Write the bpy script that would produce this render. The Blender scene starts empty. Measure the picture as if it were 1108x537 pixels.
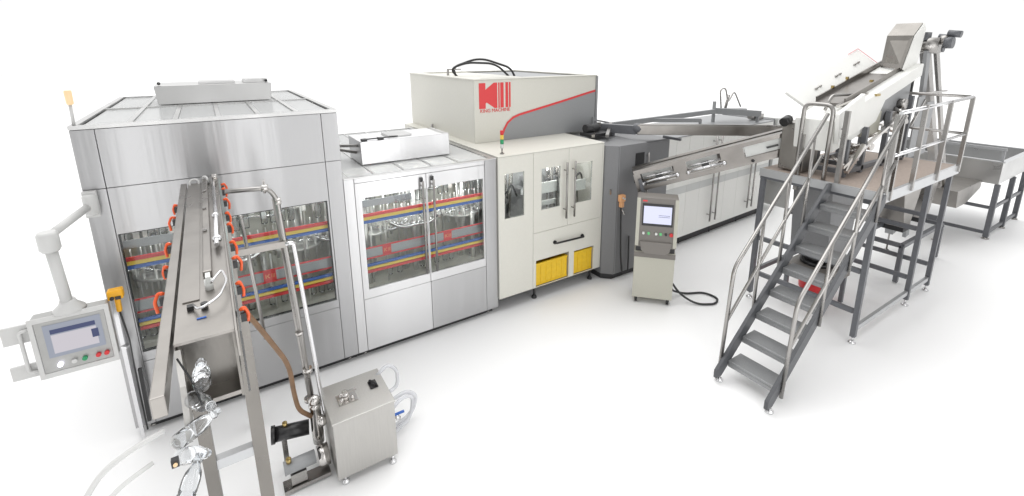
import bpy, bmesh, math, random
from mathutils import Vector, Matrix, Euler
random.seed(7)
SC = bpy.context.scene
COL = SC.collection
PI = math.pi

# ------------------------------------------------------------------ materials
MATS = {}
def mat(name, col, rough=.5, metal=0., bump=0., bscale=(40,40,40), var=0., aniso=0., tangent=(0,0,1), coat=0., rvar=0.):
    m = bpy.data.materials.new(name); m.use_nodes = True
    nt = m.node_tree; N = nt.nodes; L = nt.links; b = N['Principled BSDF']
    b.inputs['Base Color'].default_value = (*col, 1); b.inputs['Roughness'].default_value = rough
    b.inputs['Metallic'].default_value = metal
    if coat: b.inputs['Coat Weight'].default_value = coat; b.inputs['Coat Roughness'].default_value = .15
    tc = N.new('ShaderNodeTexCoord')
    if aniso:
        b.inputs['Anisotropic'].default_value = aniso
        c = N.new('ShaderNodeCombineXYZ')
        for i in range(3): c.inputs[i].default_value = tangent[i]
        L.new(c.outputs[0], b.inputs['Tangent'])
    def noise(scale, detail=4):
        mp = N.new('ShaderNodeMapping'); mp.inputs['Scale'].default_value = scale
        L.new(tc.outputs['Object'], mp.inputs[0])
        n = N.new('ShaderNodeTexNoise'); n.inputs['Scale'].default_value = 1; n.inputs['Detail'].default_value = detail
        L.new(mp.outputs[0], n.inputs['Vector']); return n.outputs['Fac']
    if bump:
        f = noise(bscale); bp = N.new('ShaderNodeBump'); bp.inputs['Strength'].default_value = bump
        bp.inputs['Distance'].default_value = .02
        L.new(f, bp.inputs['Height']); L.new(bp.outputs[0], b.inputs['Normal'])
    if var:
        f = noise((bscale[0]*.6, bscale[1]*.6, bscale[2]*.6), 6)
        mr = N.new('ShaderNodeMapRange'); mr.inputs[1].default_value = .3; mr.inputs[2].default_value = .7
        mr.inputs[3].default_value = 1-var; mr.inputs[4].default_value = 1+var
        L.new(f, mr.inputs[0])
        mx = N.new('ShaderNodeVectorMath'); mx.operation = 'SCALE'; mx.inputs[0].default_value = col
        L.new(mr.outputs[0], mx.inputs['Scale']); L.new(mx.outputs[0], b.inputs['Base Color'])
    if rvar:
        f = noise((2.3, 2.3, 3.1), 5)
        mr = N.new('ShaderNodeMapRange'); mr.inputs[1].default_value = .3; mr.inputs[2].default_value = .7
        mr.inputs[3].default_value = max(.03, rough-rvar); mr.inputs[4].default_value = rough+rvar
        L.new(f, mr.inputs[0]); L.new(mr.outputs[0], b.inputs['Roughness'])
    MATS[name] = m; return m

def glass(name, tint=(.9,.95,.93), refl=.08, rough=.02, ior=1.5):
    m = bpy.data.materials.new(name); m.use_nodes = True
    nt = m.node_tree; N = nt.nodes; L = nt.links; N.remove(N['Principled BSDF'])
    t = N.new('ShaderNodeBsdfTransparent'); t.inputs[0].default_value = (*tint, 1)
    g = N.new('ShaderNodeBsdfGlossy'); g.inputs['Roughness'].default_value = rough; g.inputs[0].default_value = (1,1,1,1)
    fr = N.new('ShaderNodeFresnel'); fr.inputs[0].default_value = ior
    ad = N.new('ShaderNodeMath'); ad.operation = 'ADD'; ad.inputs[1].default_value = refl; ad.use_clamp = True
    L.new(fr.outputs[0], ad.inputs[0])
    mx = N.new('ShaderNodeMixShader'); L.new(ad.outputs[0], mx.inputs[0]); L.new(t.outputs[0], mx.inputs[1]); L.new(g.outputs[0], mx.inputs[2])
    L.new(mx.outputs[0], N['Material Output'].inputs[0]); MATS[name] = m; return m

def frosted(name, col, trans=.4):
    m = bpy.data.materials.new(name); m.use_nodes = True
    nt = m.node_tree; N = nt.nodes; L = nt.links; b = N['Principled BSDF']
    b.inputs['Base Color'].default_value = (*col, 1); b.inputs['Roughness'].default_value = .18
    t = N.new('ShaderNodeBsdfTransparent'); mx = N.new('ShaderNodeMixShader'); mx.inputs[0].default_value = trans
    L.new(b.outputs[0], mx.inputs[1]); L.new(t.outputs[0], mx.inputs[2]); L.new(mx.outputs[0], N['Material Output'].inputs[0])
    MATS[name] = m; return m

def emit(name, col, s):
    m = bpy.data.materials.new(name); m.use_nodes = True
    b = m.node_tree.nodes['Principled BSDF']; b.inputs['Base Color'].default_value = (col[0]*.1, col[1]*.1, col[2]*.1, 1)
    b.inputs['Emission Color'].default_value = (*col, 1); b.inputs['Emission Strength'].default_value = s
    b.inputs['Roughness'].default_value = .2
    MATS[name] = m; return m

mat('floor', (.88,.88,.88), .55, var=.01, bscale=(.6,.6,.6))
mat('steel', (.47,.47,.475), .34, 1, bump=.32, bscale=(3.2,.2,.12), aniso=.85, tangent=(0,.02,1), var=.02)
mat('steel_bright', (.63,.63,.635), .33, 1, bump=.26, bscale=(3.6,.2,.12), aniso=.85, tangent=(0,.02,1), var=.02)
mat('steel_roof', (.55,.55,.545), .34, 1, bump=.08, bscale=(2,2,2), var=.04, rvar=.08)
mat('white_bright', (.83,.83,.80), .4, var=.01)  # extra whiteness on the unscrambler is haze put into the colour
mat('steel_dark', (.24,.228,.212), .3, 1, bump=.2, bscale=(7,7,3), var=.12, rvar=.12)
mat('steel_rail', (.27,.255,.24), .34, 1, bump=.12, bscale=(6,6,6), var=.08, rvar=.1)
mat('steel_warm', (.35,.332,.312), .34, 1, bump=.12, bscale=(6,6,6), var=.08, rvar=.1)
mat('steel_tank', (.50,.49,.47), .42, 1, bump=.05, bscale=(120,120,8), var=.04)
mat('chrome', (.62,.60,.58), .16, 1, bump=.03, bscale=(9,9,9), rvar=.05)
mat('inner_chrome', (.72,.72,.70), .3, .55, bump=.03, bscale=(9,9,9), var=.1)
mat('tube', (.38,.368,.355), .28, 1, rvar=.08)
mat('tube_bright', (.75,.75,.76), .2, 1)
mat('cream', (.68,.67,.61), .42, bump=.02, bscale=(60,60,60), var=.015)
mat('white_paint', (.70,.71,.69), .4, bump=.02, bscale=(50,50,50), var=.02)
mat('grey_band', (.60,.61,.60), .4)
mat('slate', (.195,.197,.203), .45, bump=.06, bscale=(150,150,150), var=.05)
mat('mid_grey', (.31,.317,.325), .42, bump=.04, bscale=(90,90,90), var=.03)
mat('stair_grey', (.30,.305,.31), .33, .45, bump=.08, bscale=(160,160,160), var=.1)
mat('frame_grey', (.125,.130,.142), .4, var=.08, bscale=(20,20,20))
mat('frame_dark', (.075,.078,.085), .4, var=.08, bscale=(20,20,20))
mat('frame_pale', (.55,.56,.57), .3, .6)
mat('deck_brown', (.40,.33,.285), .6, bump=.2, bscale=(70,70,70), var=.1)
mat('dark', (.03,.03,.032), .5)
mat('gap', (.35,.35,.35), .7)
mat('black', (.012,.012,.013), .35, coat=.2)
mat('rubber', (.03,.03,.032), .6)
mat('red', (.62,.03,.035), .35)
mat('logo_red', (.72,.055,.06), .4)
mat('yellow_bar', (.78,.55,.08), .35)
mat('blue_bar', (.03,.12,.45), .35)
mat('crate_yellow', (.80,.52,.02), .45, bump=.05, bscale=(30,30,30), var=.05)
mat('pendant_yellow', (.85,.42,.01), .35)
mat('orange', (.85,.12,.03), .35)
mat('orange_pale', (.80,.42,.20), .4)
mat('green', (.02,.30,.12), .35)
mat('brown_hose', (.20,.115,.06), .4, var=.15, bscale=(20,20,20))
mat('plastic_pale', (.60,.60,.59), .35)
mat('pendant_grey', (.40,.40,.39), .35, .3, var=.02)
mat('band_grey', (.30,.31,.33), .4, .4)
mat('inner_grey', (.60,.60,.54), .45, .3, bump=.3, bscale=(5,5,5), var=.25)
mat('inner_cream', (.66,.67,.68), .5, 0, var=.1)
mat('console_cream', (.50,.49,.42), .45, bump=.03, bscale=(80,80,80), var=.02)
mat('console_taupe', (.19,.175,.16), .42)
mat('ink', (.10,.10,.11), .5)
mat('brass', (.5,.38,.16), .3, 1)
glass('glass', (.955,.97,.96), .0, .02, 1.35)
glass('acrylic', (.80,.92,.88), .10)
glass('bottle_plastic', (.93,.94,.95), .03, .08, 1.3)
frosted('skylight', (.74,.75,.75), .38)
frosted('hose_clear', (.72,.73,.76), .35)
frosted('fade_white', (.85,.86,.87), .35)
emit('screen', (.72,.74,.95), .95)
emit('screen_dim', (.36,.39,.47), .75)
emit('screen_panel', (.60,.57,.62), .85)
emit('screen_blue', (.12,.16,.42), .25)
emit('lamp_white', (.85,.85,1.), 3.)
emit('lamp_amber', (1.,.72,.42), .9)
emit('lamp_green', (.2,.8,.3), .6)

# ------------------------------------------------------------------ mesh builder
class MB:
    def __init__(s): s.bm = bmesh.new()
    def _add(s, vs, fs, smooth=False):
        b = s.bm; v = [b.verts.new(p) for p in vs]
        for f in fs:
            try:
                ff = b.faces.new([v[i] for i in f]); ff.smooth = smooth
            except ValueError: pass
        return s
    def box(s, x0, x1, y0, y1, z0, z1):
        x0, x1 = min(x0,x1), max(x0,x1); y0, y1 = min(y0,y1), max(y0,y1); z0, z1 = min(z0,z1), max(z0,z1)
        vs = [(x,y,z) for x in (x0,x1) for y in (y0,y1) for z in (z0,z1)]
        return s._add(vs, [(0,1,3,2),(4,6,7,5),(0,4,5,1),(2,3,7,6),(0,2,6,4),(1,5,7,3)])
    def prism(s, poly, d):            # closed polygon of 3-D points extruded along d
        n = len(poly); d = Vector(d); p = [Vector(q) for q in poly]
        vs = p + [q + d for q in p]
        fs = [tuple(range(n)), tuple(range(2*n-1, n-1, -1))] + [(i, i+n, (i+1) % n + n, (i+1) % n) for i in range(n)]
        return s._add(vs, fs)
    def beam(s, p, q, w, h=None, up=(0,0,1)):
        h = h or w; p = Vector(p); q = Vector(q); a = (q-p).normalized(); up = Vector(up)
        if abs(a.dot(up)) > .98: up = Vector((1,0,0))
        r = a.cross(up).normalized(); u = r.cross(a)
        poly = [p + r*sx*w/2 + u*sy*h/2 for sx, sy in ((-1,-1),(1,-1),(1,1),(-1,1))]
        return s.prism(poly, q-p)
    def tube(s, pts, r, seg=10, closed=False, caps=True):
        P = [Vector(p) for p in pts]; n = len(P); rings = []; prev = None
        R = r if isinstance(r, (list,tuple)) else [r]*n
        for i in range(n):
            if closed: t = (P[(i+1)%n]-P[i-1]).normalized()
            elif i == 0: t = (P[1]-P[0]).normalized()
            elif i == n-1: t = (P[-1]-P[-2]).normalized()
            else: t = ((P[i+1]-P[i]).normalized()+(P[i]-P[i-1]).normalized()).normalized()
            if prev is None:
                a = Vector((0,0,1)) if abs(t.z) < .9 else Vector((1,0,0))
                u = t.cross(a).normalized()
            else: u = (prev - t*prev.dot(t)).normalized()
            prev = u; w = t.cross(u)
            k = 1.
            rings.append([s.bm.verts.new(P[i] + (u*math.cos(2*PI*j/seg)+w*math.sin(2*PI*j/seg))*R[i]*k) for j in range(seg)])
        m = n if closed else n-1
        for i in range(m):
            A = rings[i]; B = rings[(i+1)%n]
            for j in range(seg):
                f = s.bm.faces.new((A[j], A[(j+1)%seg], B[(j+1)%seg], B[j])); f.smooth = True
        if not closed and caps:
            s.bm.faces.new(rings[0][::-1]); s.bm.faces.new(rings[-1])
        return s
    def cyl(s, p, q, r, r2=None, seg=16): return s.tube([p, q], [r, r if r2 is None else r2], seg)
    def ball(s, c, r, seg=12):
        c = Vector(c); n = seg//2
        return s.tube([c + Vector((0,0,-r*math.cos(PI*i/n))) for i in range(n+1)], [max(.0006, r*math.sin(PI*i/n)) for i in range(n+1)], seg)
    def lathe(s, c, prof, seg=14, axis=None):
        c = Vector(c); ax = Vector(axis or (0,0,1)).normalized()
        # keep rings planar: build by hand
        a = Vector((1,0,0)) if abs(ax.x) < .9 else Vector((0,1,0))
        u = ax.cross(a).normalized(); w = ax.cross(u); rings = []
        for r, h in prof:
            rings.append([s.bm.verts.new(c + ax*h + (u*math.cos(2*PI*j/seg)+w*math.sin(2*PI*j/seg))*max(r,.0005)) for j in range(seg)])
        for A, B in zip(rings, rings[1:]):
            for j in range(seg):
                f = s.bm.faces.new((A[j], A[(j+1)%seg], B[(j+1)%seg], B[j])); f.smooth = True
        s.bm.faces.new(rings[0][::-1]); s.bm.faces.new(rings[-1]); return s
    def sheet(s, x0, x1, z0, z1, y0, y1, holes=()):   # upright slab in XZ with rectangular holes, one welded shell
        X = sorted({x0,x1,*[h[0] for h in holes],*[h[1] for h in holes]}); Z = sorted({z0,z1,*[h[2] for h in holes],*[h[3] for h in holes]})
        X = [x for x in X if x0 <= x <= x1]; Z = [z for z in Z if z0 <= z <= z1]
        def solid(i, j):
            if not (0 <= i < len(X)-1 and 0 <= j < len(Z)-1): return False
            cx = (X[i]+X[i+1])/2; cz = (Z[j]+Z[j+1])/2
            return not any(h[0] < cx < h[1] and h[2] < cz < h[3] for h in holes)
        cache = {}
        def V(i, j, k):
            if (i,j,k) not in cache: cache[(i,j,k)] = s.bm.verts.new((X[i], y1 if k else y0, Z[j]))
            return cache[(i,j,k)]
        for i in range(len(X)-1):
            for j in range(len(Z)-1):
                if not solid(i,j): continue
                F = s.bm.faces.new
                F((V(i,j,0),V(i+1,j,0),V(i+1,j+1,0),V(i,j+1,0))); F((V(i,j,1),V(i,j+1,1),V(i+1,j+1,1),V(i+1,j,1)))
                if not solid(i-1,j): F((V(i,j,0),V(i,j+1,0),V(i,j+1,1),V(i,j,1)))
                if not solid(i+1,j): F((V(i+1,j,0),V(i+1,j,1),V(i+1,j+1,1),V(i+1,j+1,0)))
                if not solid(i,j-1): F((V(i,j,0),V(i,j,1),V(i+1,j,1),V(i+1,j,0)))
                if not solid(i,j+1): F((V(i,j+1,0),V(i+1,j+1,0),V(i+1,j+1,1),V(i,j+1,1)))
        return s
    def build(s, name, m, parent=None, origin=(0,0,0), bevel=0.):
        bmesh.ops.recalc_face_normals(s.bm, faces=s.bm.faces[:])
        bmesh.ops.translate(s.bm, verts=s.bm.verts[:], vec=-Vector(origin))
        me = bpy.data.meshes.new(name); s.bm.to_mesh(me); s.bm.free()
        me.materials.append(MATS[m]); o = bpy.data.objects.new(name, me); COL.objects.link(o)
        if parent is not None: o.parent = parent
        if bevel:
            md = o.modifiers.new('bevel', 'BEVEL'); md.width = bevel; md.segments = 2; md.limit_method = 'ANGLE'; md.angle_limit = .6
            md.harden_normals = False
        return o

def tag(o, label=None, cat=None, group=None, kind=None):
    for k, v in (('label',label),('category',cat),('group',group),('kind',kind)):
        if v: o[k] = v
    return o

SPLIT = {'cross_rail','lower_rail','guard_post','guard_rail','gate_post','handrail_post','tee','flange','lid','bracket','column','panel','side_shelf','roller','knob','motor_part','front_rod','leg','latch','button','lock','drain_hose','funnel_outlet','outlet','bolts','crate_bay','end_bracket','housing_walls','hopper_wall','rim','roof_rim','roof_bar','inner_cover','hoop_guard','swing_arm','fitting','side_trim','rubber_mount','rails','brace','hoses','deck_edge','deck_frame','chute_plate','belt_box','hoop','trough_clips','gearbox','drive_box','blower','support','valve_block'}
class Thing:
    def __init__(s, name, label, cat, loc, rot=None, group=None):
        s.e = bpy.data.objects.new(name, None); s.e.empty_display_size = .1; COL.objects.link(s.e); s.e.location = loc
        s.local = rot is not None
        if rot is not None: s.e.rotation_euler = rot
        s.o = (0,0,0) if s.local else loc
        tag(s.e, label, cat, group)
    def part(s, name, mb, m, parent=None, bevel=0., label=None):
        if name in SPLIT:
            seen = set(); isl = []
            for v in mb.bm.verts:
                if v in seen: continue
                st = [v]; seen.add(v); comp = []
                while st:
                    a = st.pop(); comp.append(a)
                    for e in a.link_edges:
                        b = e.other_vert(a)
                        if b not in seen: seen.add(b); st.append(b)
                isl.append(comp)
            if len(isl) > 1:
                o = None
                for comp in isl:
                    nb = MB(); idx = {v: nb.bm.verts.new(v.co) for v in comp}
                    for f in {f for v in comp for f in v.link_faces}: nb.bm.faces.new([idx[v] for v in f.verts]).smooth = f.smooth
                    o = nb.build(name, m, parent or s.e, s.o, bevel)
                return o
        o = mb.build(name, m, parent or s.e, s.o, bevel)
        if label: o['label'] = label
        return o

def arc(c, r, a0, a1, n, u, w):
    c = Vector(c); u = Vector(u); w = Vector(w)
    return [c + (u*math.cos(a0+(a1-a0)*i/n) + w*math.sin(a0+(a1-a0)*i/n))*r for i in range(n+1)]
def rounded(pts, r, n=5):
    P = [Vector(p) for p in pts]; out = [P[0]]
    for i in range(1, len(P)-1):
        a = (P[i-1]-P[i]); b = (P[i+1]-P[i]); rr = min(r, a.length*.45, b.length*.45); A = P[i]+a.normalized()*rr; B = P[i]+b.normalized()*rr
        for k in range(n+1):
            t = k/n; out.append(A*(1-t)**2 + P[i]*2*t*(1-t) + B*t*t)
    out.append(P[-1]); return out
def text_mesh(body, size, m, parent, loc, rot, name='lettering', ext=.002):
    cu = bpy.data.curves.new('t', 'FONT'); cu.body = body; cu.size = size; cu.extrude = ext; cu.align_x = 'CENTER'
    t = bpy.data.objects.new('t', cu); COL.objects.link(t)
    dg = bpy.context.evaluated_depsgraph_get(); me = bpy.data.meshes.new_from_object(t.evaluated_get(dg))
    bpy.data.objects.remove(t); me.materials.clear(); me.materials.append(MATS[m])
    o = bpy.data.objects.new(name, me); COL.objects.link(o); o.parent = parent; o.location = loc; o.rotation_euler = rot
    return o

def dup_tree(root, loc, label, rotz=None, group=None):
    r = root.copy(); COL.objects.link(r); r.location = loc; r['label'] = label
    if rotz is not None: r.rotation_euler[2] = rotz
    if group: r['group'] = group
    for ch in list(root.children):
        c = ch.copy(); COL.objects.link(c); c.parent = r
        for g in list(ch.children):
            d = g.copy(); COL.objects.link(d); d.parent = c
    return r

# ------------------------------------------------------------------ setting
g = MB().box(-60, 90, -60, 90, -.2, 0).build('ground', 'floor'); tag(g, 'plain white studio floor under the machines', 'floor', kind='structure')

# ------------------------------------------------------------------ shared machine interior
def foot(T, x, y, z, r=.035, name='foot', pm='tube'):
    f = MB().cyl((x,y,.03), (x,y,z), .014, seg=8).lathe((x,y,0), [(r,0),(r,.012),(r*.55,.032),(.012,.036)])
    return T.part(name, f, pm)

def km_badge(T, parent, x0, x1, z0, z1, y):
    T.part('badge', MB().box(x0, x1, y-.003, y, z0, z1), 'red', parent)
    w = x1-x0; h = z1-z0; k = MB(); yy = y-.006
    for a, b in ((.16,.22),(.62,.65),(.74,.77),(.85,.88)): k.box(x0+a*w, x0+b*w, yy, y-.003, z0+.3*h, z1-.3*h)
    k.prism([(x0+.26*w,yy,z0+.5*h),(x0+.44*w,yy,z1-.3*h),(x0+.50*w,yy,z1-.3*h),(x0+.34*w,yy,z0+.5*h),(x0+.50*w,yy,z0+.3*h),(x0+.44*w,yy,z0+.3*h)], (0,.003,0))
    T.part('badge_mark', k, 'orange_pale', parent)

def interior(T, xa, xb, badges, seed, ztop=2.16):
    rnd = random.Random(seed)
    T.part('inner_wall', MB().sheet(xa, xb, .76, ztop, .62, .64), 'inner_grey')
    T.part('inner_floor', MB().box(xa, xb, .05, .62, .76, .80), 'inner_grey')
    for z0, z1, m in ((1.70,1.735,'red'),(1.662,1.698,'yellow_bar'),(1.622,1.655,'blue_bar'),(1.09,1.122,'blue_bar'),(1.05,1.082,'yellow_bar'),(1.008,1.042,'red')):
        T.part('guide_rail', MB().box(xa, xb, .10, .118, z0, z1), m)
    b = T.part('guide_panel', MB().box(xa, xb, .12, .13, 1.19, 1.31), 'band_grey')
    T.part('panel_edging', MB().box(xa, xb, .108, .119, 1.306, 1.322).box(xa, xb, .108, .119, 1.178, 1.194), 'red', b)
    for x0, x1 in badges: km_badge(T, b, x0, x1, 1.195, 1.305, .119)
    T.part('guide_panel', MB().box(xa, xa+(xb-xa)*.42, .16, .17, 1.80, 1.88), 'band_grey', label='upper grey guide panel')
    # starwheels, grippers and rods
    chain = MB(); n = 60
    for k, (ph, zz, yy) in enumerate(((0,1.50,.30),(1.1,1.46,.42),(2.1,1.82,.5))):
        pts = []
        for i in range(n+1):
            t = i/n; pts.append((xa+.02+(xb-xa-.04)*t, yy+.10*math.sin(t*9+ph), zz+.06*math.sin(t*11+ph*2)+.02*math.sin(t*31+ph)))
        chain.tube(pts, (.036,.03,.018)[k], 8)
    T.part('chain_guide', chain, 'tube_bright')
    rods = MB(); x = xa+.05
    while x < xb-.04:
        y = rnd.uniform(.2,.85); r = rnd.choice((.008,.012,.02,.03)); z1 = rnd.choice((1.45,1.95,ztop-.02,ztop-.03)); rods.cyl((x,y,.8), (x,y,z1), r, seg=8)
        x += rnd.uniform(.035,.09)
    T.part('rods', rods, 'inner_chrome')
    grip = MB(); x = xa+.06; i = 0
    while x < xb-.05:
        y = .26+.10*math.sin((x-xa)*5); z = 1.56
        grip.box(x-.018, x+.018, y-.05, y+.03, z-.02, z+.012).cyl((x,y-.05,z-.06), (x,y-.05,z+.04), .011, seg=8)
        grip.cyl((x,y,z+.01),(x,y,z+.18),.007,seg=6)
        x += .075; i += 1
    T.part('grippers', grip, 'inner_chrome')
    w = MB()
    for cx in [xa+.35+.62*k for k in range(int((xb-xa)/.62)+1) if xa+.35+.62*k < xb-.22]:
        w.cyl((cx,.55,1.38),(cx,.55,1.41),.27,seg=32); w.cyl((cx,.55,.8),(cx,.55,1.95),.05,seg=14); w.cyl((cx,.55,1.86),(cx,.55,1.90),.20,seg=32)
        for a in range(14):
            A = 2*PI*a/14; px, py = cx+.25*math.cos(A), .55+.25*math.sin(A)
            w.cyl((px,py,1.30),(px,py,1.50),.014,seg=8)
    T.part('starwheels', w, 'inner_chrome')
    jar = MB(); x = xa+.07; k = 0
    while x < xb-.06:                                    # rows of clear bottles carried by their necks
        y = .20+.06*math.sin((x-xa)*6)
        if rnd.random() < .62:
            for zb in (1.80,):
                jar.lathe((x,y,zb-.02), [(.02,0),(.032,.008),(.032,.12),(.026,.15),(.012,.185),(.012,.21)], 10)
        x += .085; k += 1
    x = xa+.1
    while x < xb-.08:
        jar.lathe((x,.30,.83), [(.02,0),(.034,.008),(.034,.12),(.026,.15),(.012,.185),(.012,.21)], 10); x += rnd.choice((.09,.12,.2,.3))
    T.part('bottle_rows', jar, 'bottle_plastic')
    tops = MB(); x = xa+.08
    while x < xb-.05:
        h = rnd.uniform(.05,.22); tops.box(x, x+.05, .35, .45+rnd.random()*.2, 2.0-h, 2.06); x += rnd.uniform(.07,.16)
    T.part('valve_row', tops, 'inner_chrome')

# ------------------------------------------------------------------ cabinet 1
A = Thing('filling_cabinet', 'tallest brushed steel machine cabinet at the left with a large window', 'machine', (1.03,1.5,0))
g_ = .0022
A.part('side_wall', MB().box(0, .03, .03, 3.0, .08, 2.94), 'steel')
A.part('side_wall', MB().box(2.04, 2.07, .03, 3.0, .08, 2.94), 'steel')
A.part('back_wall', MB().box(.031, 2.039, 2.97, 3.0, .08, 2.94), 'steel')
A.part('base_plate', MB().box(.031, 2.039, .04, 2.969, .08, .11), 'dark')
A.part('dark_base', MB().box(.10, 2.068, .07, 2.9, .004, .079), 'dark')  # dark block added where there is only shade under the cabinet
A.part('front_frame', MB().sheet(.001, 2.069, .081, 2.93, .028, .034, holes=[(.165,1.89,.84,2.0)]), 'gap')
A.part('front_panel', MB().box(.154+g_, 1.91-g_, 0, .026, 2.42+g_, 2.925), 'steel', bevel=.002)
A.part('front_post', MB().box(0, .154-g_, 0, .026, .08, 2.42-g_), 'steel', bevel=.002)
A.part('front_post', MB().box(0, .154-g_, 0, .026, 2.42+g_, 2.925), 'steel', bevel=.002)
A.part('front_post', MB().box(1.91+g_, 2.07-g_, 0, .026, .08, 2.42-g_), 'steel', bevel=.002)
A.part('front_post', MB().box(1.91+g_, 2.07-g_, 0, .026, 2.42+g_, 2.925), 'steel', bevel=.002)
d = A.part('door', MB().sheet(.154+g_, 1.91-g_, .74+g_, 2.42-g_, 0, .026, holes=[(.165,1.888,.835,2.0)]), 'steel', bevel=.002)
A.part('window', MB().box(.168, 1.885, .008, .016, .838, 1.997), 'glass', d)
A.part('window_seal', MB().sheet(.165, 1.888, .835, 2.0, .0265, .031, holes=[(.178,1.876,.85,1.985)]), 'dark', d)
A.part('lower_panel', MB().box(.154+g_, 1.91-g_, 0, .026, .08, .74-g_), 'steel', bevel=.002)
# roof: rim, frames, frosted panels
A.part('roof_rim', MB().box(-.004, 2.074, -.004, .05, 2.93, 2.962).box(-.004, .05, .051, 2.95, 2.93, 2.962).box(2.02, 2.074, .051, 2.95, 2.93, 2.962).box(-.004, 2.074, 2.951, 3.004, 2.93, 2.962), 'steel_roof')
xs = [.05,.38,.70,1.03,1.36,1.70,2.02]
rf = MB()
for x in xs[1:-1]: rf.box(x-.018, x+.018, .051, 1.40, 2.93, 2.958).box(x-.018, x+.018, 1.45, 2.95, 2.93, 2.958)
rf.box(.051, 2.019, 1.401, 1.449, 2.93, 2.96)
A.part('roof_frame', rf, 'steel_roof')
for x0, x1 in zip(xs, xs[1:]):
    for y0, y1 in ((.053,1.398),(1.452,2.948)):
        A.part('skylight_panel', MB().box(x0+.02, x1-.02, y0, y1, 2.938, 2.946), 'skylight')
h = A.part('roof_housing', MB().prism([(.50,1.5,2.962),(1.63,1.5,2.962),(1.65,1.53,3.17),(.48,1.53,3.17)], (0,.75,0)), 'steel_roof', bevel=.006)
A.part('lid', MB().box(.9, 1.27, 1.6, 2.0, 3.171, 3.20).box(1.36, 1.62, 1.62, 1.9, 3.171, 3.215), 'steel_roof', h)
for x in (.53,1.60): A.part('knob', MB().ball((x,1.56,3.195), .018), 'black', h)
for x, y in ((.12,.1),(1.98,.1),(.12,2.9),(1.98,2.9)): foot(A, x, y, .08)
bc = A.part('beacon', MB().cyl((.03,.05,2.962),(.035,.05,3.13),.012), 'plastic_pale')
A.part('lamp', MB().lathe((.036,.05,3.13), [(.02,0),(.024,.01),(.026,.10),(.022,.115)]), 'lamp_amber', bc)
interior(A, .04, 2.03, ((1.215,1.335),), 3, 2.6)

# ------------------------------------------------------------------ cabinet 2
B = Thing('capping_cabinet', 'lower brushed steel cabinet with double glass doors and two tall handles', 'machine', (3.03,1.5,0))
B.part('side_wall', MB().box(2.073, 2.10, .03, 3.0, .08, 2.185), 'steel_bright')
B.part('side_wall', MB().box(3.95, 3.976, .03, 3.0, .08, 2.185), 'steel')
B.part('back_wall', MB().box(2.101, 3.949, 2.97, 3.0, .08, 2.185), 'steel')
B.part('base_plate', MB().box(2.101, 3.949, .04, 2.969, .08, .11), 'dark')
B.part('dark_base', MB().box(2.073, 3.92, .07, 2.9, .004, .079), 'dark')  # added dark block standing in for the shade below this cabinet
B.part('front_frame', MB().sheet(2.074, 3.975, .081, 2.19, .028, .034, holes=[(2.25,3.773,.855,1.96)]), 'gap')
B.part('front_post', MB().box(2.07+g_, 2.18-g_, 0, .026, .08, 2.19), 'steel_bright', bevel=.002)
B.part('front_post', MB().box(3.80+g_, 3.978, 0, .026, .08, 2.19), 'steel', bevel=.002)
B.part('header', MB().box(2.18+g_, 3.80-g_, 0, .026, 2.139+g_, 2.19), 'steel_bright', bevel=.002)
for x0, x1, hx in ((2.18,3.01,2.944),(3.01,3.80,3.078)):
    l, r_ = (2.25, 2.998) if x0 < 2.5 else (3.022, 3.773)
    d = B.part('door', MB().sheet(x0+g_, x1-g_, .74+g_, 2.139-g_, 0, .026, holes=[(l,r_,.855,1.96)]), 'steel_bright', bevel=.002)
    B.part('window', MB().box(l+.002, r_-.002, .008, .016, .857, 1.958), 'glass', d)
    hd = B.part('door_handle', MB().cyl((hx,-.06,.89),(hx,-.06,2.065),.014).cyl((hx,-.06,2.0),(hx,0,2.0),.009).cyl((hx,-.06,.95),(hx,0,.95),.009), 'tube', d)
    B.part('lock', MB().box(hx-.016, hx+.016, -.03, -.0, 2.05, 2.10), 'black', d)
    B.part('lower_panel', MB().box(x0+g_, x1-g_, 0, .026, .08, .74-g_), 'steel_bright' if x0 < 2.5 else 'steel', bevel=.002)
B.part('roof_rim', MB().box(2.073, 3.98, -.003, .05, 2.192, 2.205).box(2.073, 2.13, .051, 2.95, 2.192, 2.205).box(3.90, 3.98, .051, 2.95, 2.192, 2.205).box(2.073, 3.98, 2.951, 3.0, 2.192, 2.205), 'steel_roof')
xs = [2.13,2.43,2.78,3.13,3.48,3.90]; rf = MB()
for x in xs[1:-1]: rf.box(x-.012, x+.012, .051, 2.95, 2.19, 2.202)
B.part('roof_frame', rf, 'steel_roof')
for x0, x1 in zip(xs, xs[1:]): B.part('skylight_panel', MB().box(x0+.014, x1-.014, .053, 2.948, 2.191, 2.197), 'skylight')
h = B.part('roof_housing', MB().prism([(2.42,.54,2.206),(3.58,.54,2.206),(3.58,.56,2.49),(2.42,.56,2.49)], (0,.55,0)), 'steel_bright', bevel=.008)
B.part('lid', MB().box(2.80, 3.10, .65, .95, 2.491, 2.515), 'steel_roof', h)
B.part('bracket', MB().box(2.44,2.50,.52,.60,2.495,2.52).box(2.64,2.70,.52,.60,2.495,2.52).cyl((2.44,.58,2.51),(2.9,.60,2.51),.008), 'dark', h)
B.part('roof_bar', MB().beam((2.09,.9,2.42),(2.42,.7,2.42),.03).beam((2.1,.9,2.2),(2.1,.9,2.42),.03).beam((2.10,1.4,2.33),(2.42,.75,2.33),.03), 'tube')
for x, y in ((2.16,.1),(3.86,.1),(3.86,2.9)): foot(B, x, y, .08)
interior(B, 2.11, 3.94, ((2.47,2.574),(3.255,3.365)), 5)

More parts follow.
